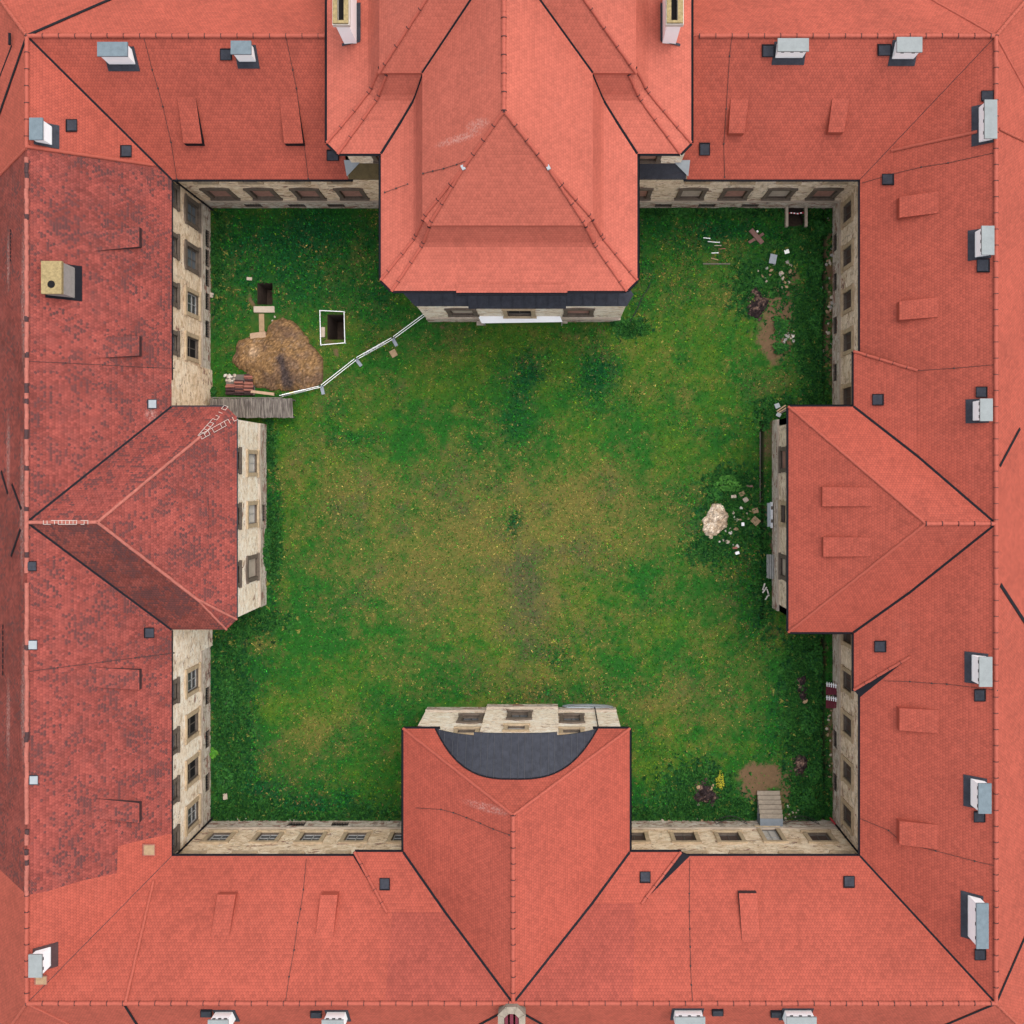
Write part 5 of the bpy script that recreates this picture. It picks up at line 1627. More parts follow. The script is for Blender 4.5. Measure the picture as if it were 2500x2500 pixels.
# ================================================================== THINGS IN THE COURTYARD
def heightfield(name, outline, hmax, colf, label, cat, mat='gravelcol', step=0.12, seed=0, power=.6, rough=.18):
    if name == 'debris_heap':
        mx, my = sum(p[0] for p in outline) / len(outline), sum(p[1] for p in outline) / len(outline)
        outline = [(mx + (x - mx) * 1.22, my + (y - my) * 1.22) for x, y in outline]
    pl = np.array(outline, float)
    cx, cy = pl.mean(0)
    base = W(cx, cy)
    x0_, y0_ = W(pl[:, 0].min() - 4, pl[:, 1].max() + 4)[:2]; x1_, y1_ = W(pl[:, 0].max() + 4, pl[:, 1].min() - 4)[:2]
    nx, ny = int((x1_ - x0_) / step), int((y1_ - y0_) / step)
    gx, gy = np.meshgrid(np.linspace(x0_, x1_, nx + 1), np.linspace(y0_, y1_, ny + 1), indexing='ij')
    px, py = gx * F / H + NX, NY - gy * F / H
    px = px + (vnoise(gx, gy, 1.3, seed + 2, 3) - .5) * 12; py = py + (vnoise(gx, gy, 1.3, seed + 3, 3) - .5) * 12
    # distance to outline
    d = np.full(gx.shape, 1e9)
    for i in range(len(pl)):
        a, b = pl[i], pl[(i + 1) % len(pl)]
        ab = b - a
        t = np.clip(((px - a[0]) * ab[0] + (py - a[1]) * ab[1]) / (ab @ ab), 0, 1)
        d = np.minimum(d, np.hypot(px - a[0] - t * ab[0], py - a[1] - t * ab[1]))
    ins = in_poly(px, py, outline)
    m = d[ins].max()
    h = np.where(ins, hmax * (d / m) ** power, -.15 - d * .02)
    h = h + np.where(ins, (vnoise(gx, gy, 1.2, seed, 5, .65) - .5) * rough * 3 * np.clip(d / m * 3, 0, 1) + (vnoise(gx, gy, 6, seed + 1, 3) - .5) * rough * .6, 0)
    vid = np.arange(gx.size).reshape(gx.shape)
    use = ins[:-1, :-1] | ins[1:, :-1] | ins[1:, 1:] | ins[:-1, 1:]
    q_ = np.stack([vid[:-1, :-1], vid[1:, :-1], vid[1:, 1:], vid[:-1, 1:]], -1)[use]
    used, inv = np.unique(q_, return_inverse=True)
    vs = np.stack([gx - base.x, gy - base.y, h], -1).reshape(-1, 3)[used]
    me = bpy.data.meshes.new(name)
    me.from_pydata(vs.tolist(), [], inv.reshape(-1, 4).tolist())
    col = colf(gx, gy, px, py).reshape(-1, 3)[used]
    col = np.clip(col * np.exp(np.random.default_rng(seed).normal(0, .28, (len(col), 1))), 0, 1)
    a = me.color_attributes.new('Col', 'FLOAT_COLOR', 'POINT')
    a.data.foreach_set('color', np.concatenate([col, np.ones((len(col), 1))], -1).astype(np.float32).ravel())
    me.materials.append(M[mat])
    o = bpy.data.objects.new(name, me); o.location = base; C.objects.link(o)
    return tag(o, label, cat)

def mound_col(X, Y, px, py):
    n = vnoise(X, Y, .7, 41, 5, .65); n2 = vnoise(X, Y, 3.5, 42, 3)
    c = lerp3(np.zeros(X.shape + (3,)) + np.array((0.185, 0.105, 0.046)), (0.115, 0.068, 0.042), np.clip((n - .42) * 3, 0, 1))
    c = lerp3(c, (0.25, 0.165, 0.10), np.clip((n2 - .58) * 3, 0, 1))
    dk = blob(px, py, 706, 925, 15, 32) + blob(px, py, 695, 885, 8, 20)
    c = lerp3(c, (0.035, 0.028, 0.03), np.clip(dk * 1.3 + (n2 - .5), 0, 1) * .85)
    pk = blob(px, py, 625, 862, 13, 14)
    return lerp3(c, (0.36, 0.25, 0.16), np.clip(pk, 0, 1) * .8)
heightfield('dirt_mound', MOUND, 1.5, mound_col, 'large mound of brown excavated earth beside the white barrier', 'dirt mound', seed=51)
def gravel_col(X, Y, px, py):
    n = vnoise(X, Y, 3.0, 43, 4, .7); n2 = vnoise(X, Y, 1.0, 44, 3)
    c = lerp3(np.zeros(X.shape + (3,)) + np.array((0.36, 0.27, 0.185)), (0.54, 0.45, 0.35), np.clip((n - .45) * 4, 0, 1))
    return lerp3(c, (0.22, 0.17, 0.13), np.clip((n2 - .58) * 5, 0, 1) * .6)
heightfield('rubble_heap', GRAVEL, .7, gravel_col, 'pale heap of plaster rubble out on the grass before the right pavilion', 'rubble heap', step=.08, seed=61, rough=.3)
def dark_col(X, Y, px, py):
    n = vnoise(X, Y, 3.0, 45, 4, .7)
    c = lerp3(np.zeros(X.shape + (3,)) + np.array((0.022, 0.015, 0.016)), (0.17, 0.105, 0.08), np.clip((n - .55) * 5, 0, 1))
    return c
heightfield('debris_heap', [(1832, 716), (1846, 706), (1858, 722), (1872, 735), (1866, 752), (1848, 772), (1828, 768), (1826, 748), (1836, 734)], .5, dark_col, 'dark heap of broken roof tiles left of the bare earth patch', 'debris heap', step=.08, seed=71, rough=.35)
heightfield('debris_heap', [(1702, 1925), (1716, 1908), (1730, 1918), (1744, 1934), (1748, 1952), (1730, 1962), (1708, 1958), (1692, 1948)], .45, dark_col, 'dark heap of shards and stones next to the yellow bush', 'debris heap', step=.08, seed=81, rough=.35)
heightfield('debris_heap', [(1944, 1846), (1960, 1840), (1972, 1856), (1970, 1878), (1958, 1896), (1944, 1888), (1936, 1868)], .4, dark_col, 'small dark heap of stones among weeds, right of the stone stairs', 'debris heap', step=.08, seed=91, rough=.35)
heightfield('debris_heap', [(1948, 1660), (1966, 1650), (1974, 1680), (1968, 1712), (1952, 1705), (1944, 1680)], .4, dark_col, 'low dark brown heap in the weeds opposite the red slatted boards', 'debris heap', step=.08, seed=95, rough=.35)

# stones: three shared meshes, many single objects
def stone_mesh(seed, mat):
    r = random.Random(seed)
    import bmesh
    bm = bmesh.new()
    bmesh.ops.create_icosphere(bm, subdivisions=2, radius=1.0)
    ks = [(V((r.uniform(-1, 1), r.uniform(-1, 1), r.uniform(-1, 1))).normalized(), r.uniform(.55, .9)) for _ in range(9)]
    for v in bm.verts:
        for d, h in ks:
            e = v.co.dot(d) - h
            if e > 0:
                v.co -= d * e
        v.co.z *= .7
    me = bpy.data.meshes.new('stone'); bm.to_mesh(me); bm.free()
    me.materials.append(mat)
    return me
STONES = [stone_mesh(1, M['stone']), stone_mesh(2, M['tan']), stone_mesh(3, M['concrete']), stone_mesh(4, M['dirty_white']), stone_mesh(5, M['rust_dark'])]
def stone(px, py, r, k, label, group, z=None):
    p = W(px, py)
    o = bpy.data.objects.new('stone', STONES[k])
    zz = float(ground_z(np.array([p.x]), np.array([p.y]))[0]) if z is None else z
    o.location = (p.x, p.y, zz + r * .3)
    o.scale = (r * random.uniform(.8, 1.3), r * random.uniform(.8, 1.2), r * random.uniform(.7, 1.1))
    o.rotation_euler = (random.uniform(-.2, .2), random.uniform(-.2, .2), random.uniform(0, 6.28))
    C.objects.link(o)
    tag(o, label, 'stone', group)
    return o
def stones(spots, ks, rr, label, group, z=None):
    for px, py in spots:
        stone(px, py, random.uniform(*rr), random.choice(ks), label, group, z)
def cloud(cx, cy, sx_, sy_, n):
    return [(random.gauss(cx, sx_), random.gauss(cy, sy_)) for _ in range(n)]
stones([(1872, 655), (1882, 660), (1862, 675), (1868, 678), (1850, 662), (1853, 690), (1872, 688), (1890, 645), (1908, 668), (1914, 650), (1922, 640), (1928, 662), (1915, 690), (1912, 680), (1920, 700), (1908, 702), (1930, 648), (1905, 672), (1925, 690), (1880, 672)],
       (0, 1, 2), (.14, .28), 'rough fieldstone among the scattered stones above the bare earth patch', 'scattered stones by the upper right wall')
stones(cloud(1922, 823, 9, 15, 28), (0, 3, 2, 2), (.08, .2), 'small pale stone in the pile at the lower end of the bare earth patch', 'pale stone pile on bare earth')
stones(cloud(1850, 745, 14, 19, 35), (4, 4, 4, 1), (.08, .18), 'broken shard on the dark tile heap left of the bare earth', 'shards on the dark heap')
stones([(1788, 1252), (1792, 1262), (1806, 1268), (1800, 1250), (1822, 1252), (1830, 1248), (1790, 1212), (1784, 1290), (1796, 1292), (1770, 1296), (1766, 1320), (1776, 1322), (1800, 1334), (1790, 1330), (1810, 1240), (1756, 1322), (1798, 1270), (1782, 1300), (1815, 1262), (1828, 1266)],
       (0, 1, 3), (.1, .24), 'pale stone strewn in the weeds between rubble heap and right pavilion', 'stones strewn beside the rubble heap')
stones(cloud(1722, 1936, 17, 15, 40), (4, 4, 4, 1, 0), (.09, .22), 'shard lying on the dark heap next to the yellow bush', 'shards by the yellow bush')
stones([(1708, 1922), (1733, 1924)], (1,), (.3, .36), 'large tan stone on the dark heap beside the yellow bush', 'large tan stones by the yellow bush')
stones(cloud(1954, 1868, 11, 18, 24), (4, 4, 1, 0), (.09, .22), 'stone on the small heap right of the stone stairs', 'stones right of the stairs')
stones(cloud(1958, 1685, 9, 24, 16), (4, 4, 1), (.09, .2), 'dark stone in the weeds opposite the red slatted boards', 'stones opposite the red boards')
stones(cloud(1965, 1706, 3, 3, 1), (1,), (.32, .36), 'big rounded tan boulder in weeds opposite the red boards', None)
stones(cloud(640, 2003, 70, 5, 24), (0, 1, 2), (.07, .16), 'small rubble stone along the foot of the lower left wall', 'rubble along the lower left wall')
stones(cloud(1700, 2004, 60, 4, 14), (0, 1), (.07, .15), 'small rubble stone at the wall foot left of the stairs', 'rubble left of the stairs')
stones(cloud(1932, 1985, 10, 12, 14), (0, 3), (.07, .15), 'small white rubble stone at the right side of the stairs', 'rubble right of the stairs')
stones(cloud(2024, 690, 6, 90, 28), (0, 1, 2), (.09, .22), 'fallen plaster lump in the drain below the upper right wall', 'rubble in the upper right drain')
stones(cloud(2026, 1800, 4, 80, 16), (0, 1), (.09, .2), 'fallen plaster lump in the drain below the lower right wall', 'rubble in the lower right drain')
stones([(552, 917), (557, 920), (562, 918), (568, 920), (574, 918), (563, 928), (569, 930), (574, 927), (556, 930)], (0, 3), (.16, .22), 'pale oblong stone in the little pile beside the stacked ridge tiles', 'pale stones beside the tile stack', .15)
stones([(671, 774), (666, 783), (667, 794)], (0,), (.1, .14), 'small pale stone at the top tip of the earth mound', 'stones at the mound tip')
stones(cloud(690, 880, 40, 30, 0), (0, 1), (.05, .1), 'pebble embedded in the brown earth mound', 'pebbles on the mound', .9)

def slab(name, px0, py0, px1, py1, h, mat, label, cat, ang=0.0, group=None, z0=None):
    """single flat block lying on the ground, centred on its photo position"""
    c = W((px0 + px1) / 2, (py0 + py1) / 2)
    w, d = abs(px1 - px0) * H / F / 2, abs(py1 - py0) * H / F / 2
    zz = (float(ground_z(np.array([c.x]), np.array([c.y]))[0]) if z0 is None else z0)
    import bmesh
    bm = bmesh.new()
    bmesh.ops.create_cube(bm, size=2.0)
    for v in bm.verts:
        v.co = V((v.co.x * w * random.uniform(.93, 1.0), v.co.y * d * random.uniform(.93, 1.0), v.co.z * (h / 2 + .06)))
    bmesh.ops.bevel(bm, geom=bm.edges[:], offset=min(w, d, h) * .12, segments=1, affect='EDGES')
    me = bpy.data.meshes.new(name); bm.to_mesh(me); bm.free()
    me.materials.append(M[mat])
    o = bpy.data.objects.new(name, me)
    o.location = (c.x, c.y, zz + h / 2 - .04)
    o.rotation_euler = (0, 0, ang)
    C.objects.link(o)
    return tag(o, label, cat, group)
slab('paving_slab', 1835, 1262, 1853, 1282, .12, 'tan', 'square tan paving slab lying cornerwise, lowest by the pavilion door', 'slab', .8)
slab('paving_slab', 1836, 1240, 1851, 1253, .14, 'tan', 'tan paving slab just above the cornerwise square one', 'slab', .2)
slab('paving_slab', 1804, 1200, 1818, 1211, .14, 'tan', 'wedge-shaped tan slab topmost of those before the right pavilion', 'slab', .5)
slab('paving_slab', 1814, 1214, 1826, 1226, .14, 'stone', 'pinkish slab just below the wedge-shaped tan one', 'slab', .6)
slab('stone_block', 1784, 1208, 1797, 1216, .2, 'stone', 'pale pointed block left of the wedge-shaped slab', 'block', .1)
slab('stone_block', 1809, 1275, 1816, 1284, .3, 'paint', 'small white block standing in weeds left of the square slab', 'block', .05)
slab('stone_block', 1794, 1346, 1804, 1353, .3, 'paint', 'white block lying alone on grass below the rubble heap', 'block', .3)
slab('stone_block', 1788, 1334, 1800, 1340, .16, 'rust', 'reddish brick block in the weeds above the lone white block', 'block', .05)
slab('wooden_plank', 1820, 1184, 1838, 1189, .1, 'wood_brown', 'short weathered plank on grass above the paving slabs', 'plank', -.02)
slab('stone_block', 603, 677, 616, 685, .18, 'stone', 'pale block on grass above the smaller pit', 'block', -.05)
slab('stone_block', 512, 715, 522, 727, .18, 'stone', 'pale block lying at the foot of the left wall', 'block', -.3)
slab('stone_block', 784, 799, 794, 824, .15, 'stone', 'pinkish oblong stone inside the white pit frame', 'block', 0)
slab('stone_block', 953, 854, 969, 872, .16, 'tan', 'tan oblong block on grass right of the barrier', 'block', .5)
slab('stone_block', 545, 1936, 556, 1952, .2, 'stone', 'pale block in the corner at lower left', 'block', .1)
slab('brick_footing', 619, 748, 672, 764, .22, 'stone', 'bar of old whitewashed brickwork edging the smaller pit', 'brick footing', 0)
slab('brick_footing', 633, 765, 646, 811, .1, 'tan', 'narrow brick strip running from the small pit to the earth mound', 'brick footing', .02)
slab('timber_stack', 612, 812, 652, 828, .3, 'wood_warm', 'short stack of pale timbers at the upper edge of the mound', 'timber stack', .13)

# pits
def pit(rect, label, depth, lining='soil'):
    a, b, c, d = rect
    base = V(((a + c) / 2, (b + d) / 2, 0))
    o0 = thing('excavation_pit', label, 'pit', base)
    mb = MB()
    K = 6
    for k in range(K):
        z0_, z1_ = -depth * k / K, -depth * (k + 1) / K
        i0, i1 = .1 * k / K * 2, .1 * (k + 1) / K * 2
        r0 = [(a + i0, b + i0), (c - i0, b + i0), (c - i0, d - i0), (a + i0, d - i0)]
        r1 = [(a + i1, b + i1), (c - i1, b + i1), (c - i1, d - i1), (a + i1, d - i1)]
        for m_ in range(4):
            n_ = (m_ + 1) % 4
            zt = .06 if k == 0 else z0_
            mb.poly([V((*r0[m_], zt)), V((*r0[n_], zt)), V((*r1[n_], z1_)), V((*r1[m_], z1_))])
    mb.poly([V((*p_, -depth)) for p_ in r1])
    mb.build('pit_wall', M[lining], o0)
    return o0
pit(pit_rects[0], 'smaller open rectangular pit beside the brick footing', 2.6)
pit(pit_rects[1], 'deep dark rectangular pit inside the white frame', 3.6)
# white timber frame round the second pit
fr = thing('pit_guard', 'thin white timber guard laid square round the dark pit', 'guard', W(808, 800))
cs = [W(781, 758, .35), W(840, 761, .35), W(842, 837, .35), W(783, 842, .35)]
for k in range(4):
    mb = MB(); a, b = cs[k], cs[(k + 1) % 4]
    d_ = (b - a).normalized() * .05
    mb.bar(a - d_, b + d_ * (-1 if k % 2 else 1), .065, .08); mb.build('rail', M['paint'], fr)
    mb = MB(); mb.bar(a + V((0, 0, -.4)), a + V((0, 0, -.042)), .08, .08); mb.build('post', M['paint'], fr)
# cellar entrance at the upper right
ce = thing('cellar_entrance', 'sunken cellar entrance with two pale side walls in the upper right corner', 'cellar entrance', W(1940, 530))
a, b, c, d = pit_rects[2]
for x_ in (a - .12, c + .12):
    mb = MB(); mb.abox(x_ - .12, b - .1, -.5, x_ + .12, d + .1, .55); mb.build('side_wall', M['stone'], ce)
mb = MB()
for m_ in ((a, b, c, b), (c, b, c, d), (c, d, a, d), (a, d, a, b)):
    mb.poly([V((m_[0], m_[1], -2.2)), V((m_[2], m_[3], -2.2)), V((m_[2], m_[3], .1)), V((m_[0], m_[1], .1))])
for k in range(5):
    mb.abox(a, b + (d - b) * k / 5, -2.2, c, b + (d - b) * (k + 1) / 5, -.35 - .36 * k)
mb.build('shaft', M['soil'], ce)
mb = MB()
yy = d - .55
for k in range(9):
    mb.box((a + .1 + (c - a - .2) * (k + .5) / 9, yy + .03 * math.sin(k), .32 - .1 * math.sin(math.pi * k / 8)), ((c - a - .2) / 18, 0, 0), (0, .05, .01), (0, .002, .02), k % 2)
mb.build('warning_tape', [M['red'], M['paint']], ce)
# wooden shed roof beside the left pavilion
sh = thing('wooden_shed', 'lean-to with a grey plank roof between earth mound and left pavilion', 'shed', W(615, 1000))
zA, zB = 2.35, 2.0
mb = MB()
pa, pb = W(512, 973, zA), W(713, 978, zA)
x = pa.x
while x < pb.x:
    w_ = random.uniform(.13, .2)
    yT = pa.y + random.uniform(-.05, .05); yB = W(600, 1020, zB).y + random.uniform(-.04, .04)
    dz = random.uniform(-.015, .015)
    mb.box((x + w_ / 2, (yT + yB) / 2, (zA + zB) / 2 + dz), ((w_ - .02) / 2, 0, 0), (0, (yT - yB) / 2, (zA - zB) / 2), (0, 0, .02))
    x += w_
M['plank'] = NT('weathered_planks')
s = M['plank']
pz = s.pos(4.5, .5, 1)
nz = s.noise(pz, 1.4, 4, .6); nz2 = s.noise(s.pos(16, 1.2, 1), 1.5, 3, .6)
cz = s.mix(s.ramp(nz, .35, .65), (0.075, 0.062, 0.055), (0.19, 0.165, 0.14)); cz = s.mix(s.math('MULTIPLY', s.ramp(nz2, .5, .7), .5), cz, (0.06, 0.045, 0.04))
s.col(cz); M['plank'] = s.mat
mb.build('plank_roof', M['plank'], sh)
mb = MB()
mb.bar(W(515, 971, 2.2), W(690, 971, 2.2), .1, .14); mb.bar(W(515, 1017, 1.86), W(712, 1017, 1.86), .1, .14)
for px_ in (560, 640, 706):
    for py_, z_ in ((974, 2.2), (1016, 1.8)):
        q_ = W(px_, py_, z_); mb.bar((q_.x, q_.y, -.2), (q_.x, q_.y, z_), .12, .12)
mb.build('beam', M['wood'], sh)
mb = MB()
q0, q1 = W(515, 972, 2.2), W(705, 972, 2.2)
for k in range(34):
    x_ = q0.x + (q1.x - q0.x) * k / 34
    mb.abox(x_, q0.y - .09, -.2, x_ + (q1.x - q0.x) / 34 - .015, q0.y - .06, 2.05 + random.uniform(-.06, .06))
mb.build('board_wall', M['wood'], sh)
slab('wooden_plank', 628, 960, 686, 967, .16, 'wood_warm', 'long worn plank lying along the upper edge of the plank roof', 'plank', -.12, z0=2.3 - .1)
# stacked ridge tiles
tm = MB(); tm.halfpipe((-.42, 0, 0), (.42, 0, 0), .11, (0, 0, 1), 7); tm.halfpipe((.40, 0, 0), (-.44, 0, 0), .095, (0, 0, 1), 7)
t0 = tm.build('ridge_tile', M['rust'], None, False)
t1m = t0.data.copy(); t1m.materials.clear(); t1m.materials.append(M['rust_dark'])
first = True
for cx_, ys_l in ((566, range(941, 963, 4)), (588, range(931, 964, 4)), (611, range(917, 964, 4))):
    for k, yy in enumerate(ys_l):
        o = t0 if first else t0.copy()
        if not first: C.objects.link(o)
        first = False
        if random.random() < .45: o.data = t1m
        p_ = W(cx_ + random.uniform(-1, 1), yy)
        o.location = (p_.x, p_.y, .25 + random.uniform(0, .12) + (.2 if k % 2 else 0))
        o.rotation_euler = (random.uniform(-.08, .08), random.uniform(-.05, .05), random.uniform(-.07, .07))
        tag(o, 'old half-round clay ridge tile in the stack between earth mound and plank roof', 'ridge tile', 'stacked ridge tiles')
slab('tile_pallet', 552, 914, 624, 966, .22, 'wood', 'low wooden pallet under the stacked ridge tiles', 'pallet', 0)
# barriers
pts = [(688, 969), (789, 945), (874, 878), (963, 828), (1047, 766)]
lab = ['white barrier panel ending at the plank roof, with a yellow-marked board', 'white barrier panel between earth mound and the lettered panel', 'white barrier panel carrying a lettered board', 'white barrier panel nearest the facade of the top pavilion']
for k in range(4):
    A, B = W(*pts[k]), W(*pts[k + 1])
    bt = thing('barrier', lab[k], 'barrier', (A + B) / 2, 'white barriers in a row')
    d_ = (B - A).normalized(); s_ = V((-d_.y, d_.x, 0))
    A2, B2 = A + d_ * .12, B - d_ * .12
    for z_ in (.35, 1.35):
        mb = MB(); mb.bar(A2 + V((0, 0, z_)), B2 + V((0, 0, z_)), .05, .06); mb.build('rail', M['paint'], bt)
    for e_ in (A2, B2):
        mb = MB(); mb.bar(e_ + V((0, 0, .06)), e_ + V((0, 0, 1.318)), .05, .05); mb.build('post', M['grey'], bt)
    mb = MB(); f_ = B2 if k < 3 else B2
    mb.box(f_ - s_ * .28 + V((0, 0, .08)), d_ * .16, s_ * .42, V((0, 0, .07))); mb.build('foot', M['grey'], bt)
    if k in (0, 2):
        mb = MB()
        a_, b_ = (.05, .62) if k == 0 else (.18, .78)
        P_ = lambda t_, z_, o_=0: A2 + (B2 - A2) * t_ + V((0, 0, z_)) - s_ * o_
        mb.box(P_((a_ + b_) / 2, .85), (B2 - A2) * (b_ - a_) / 2, s_ * .02, V((0, 0, .40)) + s_ * .05)
        bd = mb.build('board', M['paint'], bt)
        mb = MB()
        if k == 2:
            for j in range(10):
                t_ = a_ + (b_ - a_) * (.08 + .84 * j / 9)
                if j in (3, 6): continue
                mb.box(P_(t_, .85, .03), (B2 - A2) * (b_ - a_) * .022, s_ * .012, V((0, 0, .13)))
            for j in range(4):
                t_ = a_ + (b_ - a_) * (.14 + .24 * j)
                mb.box(P_(t_, 1.27, -.045), (B2 - A2) * (b_ - a_) * .07, s_ * .03, V((0, 0, .012)))
            mb.build('lettering', M['black'], bd)
        else:
            mb.box(P_(.3, .8, .03), (B2 - A2) * .05, s_ * .012, V((0, 0, .15))); mb.box(P_(.3, 1.27, -.05), (B2 - A2) * .05, s_ * .03, V((0, 0, .012)))
            mb.build('sticker', M['yellow'], bd)
# awning of the top pavilion and its stone blocks
aw = thing('porch_canopy', 'long white flat canopy in front of the top pavilion', 'canopy', W(1270, 778))
mb = MB()
z_ = 2.9
q4_ = [W(1166, 770, z_), W(1366, 767, z_), W(1373, 786, z_ - .25), W(1176, 789, z_ - .25)]
mb.poly(q4_); mb.poly([p_ - V((0, 0, .1)) for p_ in q4_][::-1])
for k in range(4):
    mb.poly([q4_[k] - V((0, 0, .1)), q4_[(k + 1) % 4] - V((0, 0, .1)), q4_[(k + 1) % 4], q4_[k]])
mb.build('canopy_roof', M['paint'], aw)
for px_ in (1180, 1372):
    q_ = W(px_, 787, 2.5); mb = MB(); mb.bar((q_.x, q_.y + .1, -.1), (q_.x, q_.y + .1, 2.52), .1, .1); mb.build('post', M['frame_grey'], aw)
slab('stone_block', 1164, 785, 1182, 795, .35, 'stone', 'stone block at the left foot of the white canopy', 'block', 0)
slab('stone_block', 1372, 778, 1386, 790, .35, 'stone', 'stone block at the right foot of the white canopy', 'block', 0)
# long grey tapered sheet along the foot of the bottom pavilion
mb = MB(); a_, b_ = W(1373, 1724, .3), W(1497, 1727, .3)
pr_ = [(0, 0), (.12, .6), (.5, 1), (.88, .8), (1, .15)]
for (t0_, w0_), (t1_, w1_) in zip(pr_[:-1], pr_[1:]):
    p0_, p1_ = a_.lerp(b_, t0_), a_.lerp(b_, t1_)
    for sg in (-1, 1):
        mb.poly([p0_ + V((0, .02 * sg, .0)), p1_ + V((0, .02 * sg, 0)), p1_ + V((0, .22 * w1_ * sg, .12)), p0_ + V((0, .22 * w0_ * sg, .12))])
        mb.poly([p0_ + V((0, .22 * w0_ * sg, .12)), p1_ + V((0, .22 * w1_ * sg, .12)), p1_ + V((0, .22 * w1_ * sg, -.3)), p0_ + V((0, .22 * w0_ * sg, -.3))])
tag(mb.build('metal_trough', M['zinc']), 'long tapered grey metal trough along the foot of the bottom pavilion', 'trough')
# stone stairs up to the door at lower right
st = thing('stone_staircase', 'straight flight of six stone steps with a concrete landing at the bottom wall', 'staircase', W(1880, 1960))
x0_, x1_ = W(1851, 1960, .6).x, W(1905, 1960, .6).x
yT = W(1880, 1930).y; hs_ = .27
for k in range(6):
    mb = MB()
    ya_ = yT - .36 * k
    mb.abox(x0_ - .0, ya_ - .39, hs_ * (k), x1_, ya_, hs_ * (k + 1)); mb.abox(x0_ - .03, ya_ - .32, hs_ * (k + 1) - .06, x1_ + .03, ya_ + .04, hs_ * (k + 1) + .004)
    mb.build('step', M['step'], st)
mb = MB()
mb.abox(x0_ + .02, yT - .36 * 6 - .0, -.2, x1_ - .02, yT - .40, .26)
mb.build('stair_body', M['concrete'], st)
mb = MB(); mb.abox(x0_ - .02, YWS + .02, -.2, x1_ + .02, yT - .36 * 6 - .002, 1.66); mb.build('landing', M['landing'], st)
# iron grilles over the window wells
for xa_, xb_, lb in ((1748, 1824, 'left'), (1912, 2000, 'right')):
    g_ = thing('iron_grille', 'curved wrought iron grille at the wall foot ' + ('left' if lb == 'left' else 'right') + ' of the stone stairs', 'iron grille', W((xa_ + xb_) / 2, 2008), 'grilles beside the stairs')
    mb = MB()
    P1 = []
    for k in range(13):
        t_ = k / 12; px_ = xa_ + (xb_ - xa_) * t_
        q_ = W(px_, 2009 + 0 * t_, 1.0); bow = math.sin(math.pi * t_)
        P1.append((V((q_.x, YWS + .2 + .45 * bow, 1.15)), V((q_.x, YWS + .2 + .5 * bow, .3))))
    for k in range(12):
        mb.tube(P1[k][0], P1[k + 1][0], .03, 5)
    mb.build('rail', M['iron'], g_)
    mb = MB()
    for k in range(12):
        mb.tube(P1[k][1], P1[k + 1][1], .03, 5)
    mb.build('rail', M['iron'], g_)
    mb = MB()
    for a_, b_ in P1: mb.tube(b_ - V((0, 0, .3)), a_, .022, 5)
    mb.build('bar', M['iron'], g_)
# red slatted boards leaning at the lower right wall
for k, (ya_, yb_) in enumerate(((1664, 1697), (1697, 1730))):
    o0 = thing('slatted_board', ('upper' if k == 0 else 'lower') + ' dark red slatted board with a white picket rail, leaning at the lower right wall', 'slatted board', W(2028, (ya_ + yb_) / 2), 'red boards at the right wall')
    mb = MB()
    for j in range(5):
        xx = 2019 + j * 5.3
        a_, b_ = W(xx, ya_ + 8, .2 + j * .28), W(xx, yb_ - 1, .2 + j * .28)
        mb.bar(a_, b_, .19, .04)
    mb.build('slat', M['darkred'], o0)
    mb = MB()
    for j in range(5):
        xx = 2019 + j * 5.4
        a_, b_ = W(xx, ya_ + 1 + j, .3 + j * .28), W(xx, ya_ + 12 + j, .3 + j * .28)
        mb.bar(a_, b_, .085, .06)
    a_, b_ = W(2017, ya_ + 5, .42), W(2044, ya_ + 10, 1.56); mb.bar(a_, b_, .05, .05)
    mb.build('picket', M['paint'], o0)
# broken boards and sheets by the right pavilion
jk = [(1890, 985, 1902, 997, .05, 'zinc', .4, 'bent grey metal sheet dumped at the pavilion corner'), (1894, 1008, 1905, 1018, .05, 'zinc', -.5, 'smaller crumpled grey sheet below the bent one'),
      (1892, 996, 1918, 999, .1, 'wood_warm', .6, 'pale broken batten upmost in the dump by the pavilion corner'), (1896, 1000, 1922, 1003, .1, 'wood_warm', .55, 'pale broken batten in the middle of the dump by the pavilion corner'),
      (1902, 1003, 1922, 1006, .1, 'wood', .5, 'grey broken batten lowest in the dump by the pavilion corner')]
for a_, b_, c_, d_, h_, m_, an, lb in jk:
    slab('scrap_sheet' if 'sheet' in lb else 'wooden_batten', a_, b_, c_, d_, h_, m_, lb, 'scrap', an, 'dumped scrap by the pavilion corner', .3)
for k, (a_, b_) in enumerate(((1866, 1440), (1874, 1446), (1872, 1456), (1864, 1432))):
    slab('wooden_batten', a_ - 1.5, b_ - 9, a_ + 1.5, b_ + 9, .1, 'dirty_white', ['thick white batten at the lower end of the right facade', 'white batten right of the thick one', 'crossed white batten lowest at the right facade', 'short tan batten topmost at the right facade'][k], 'batten', [.6, -.3, .5, .3][k] * -1, 'white battens at the right facade', .1)
for j in range(5):
    slab('wooden_board', 1871 + j * 3.2, 1352, 1873.4 + j * 3.2, 1412, .08, 'frame_grey', 'long narrow board in the row leaning against the right facade', 'board', 0, 'row of boards at the right facade', .1 + j * .22)
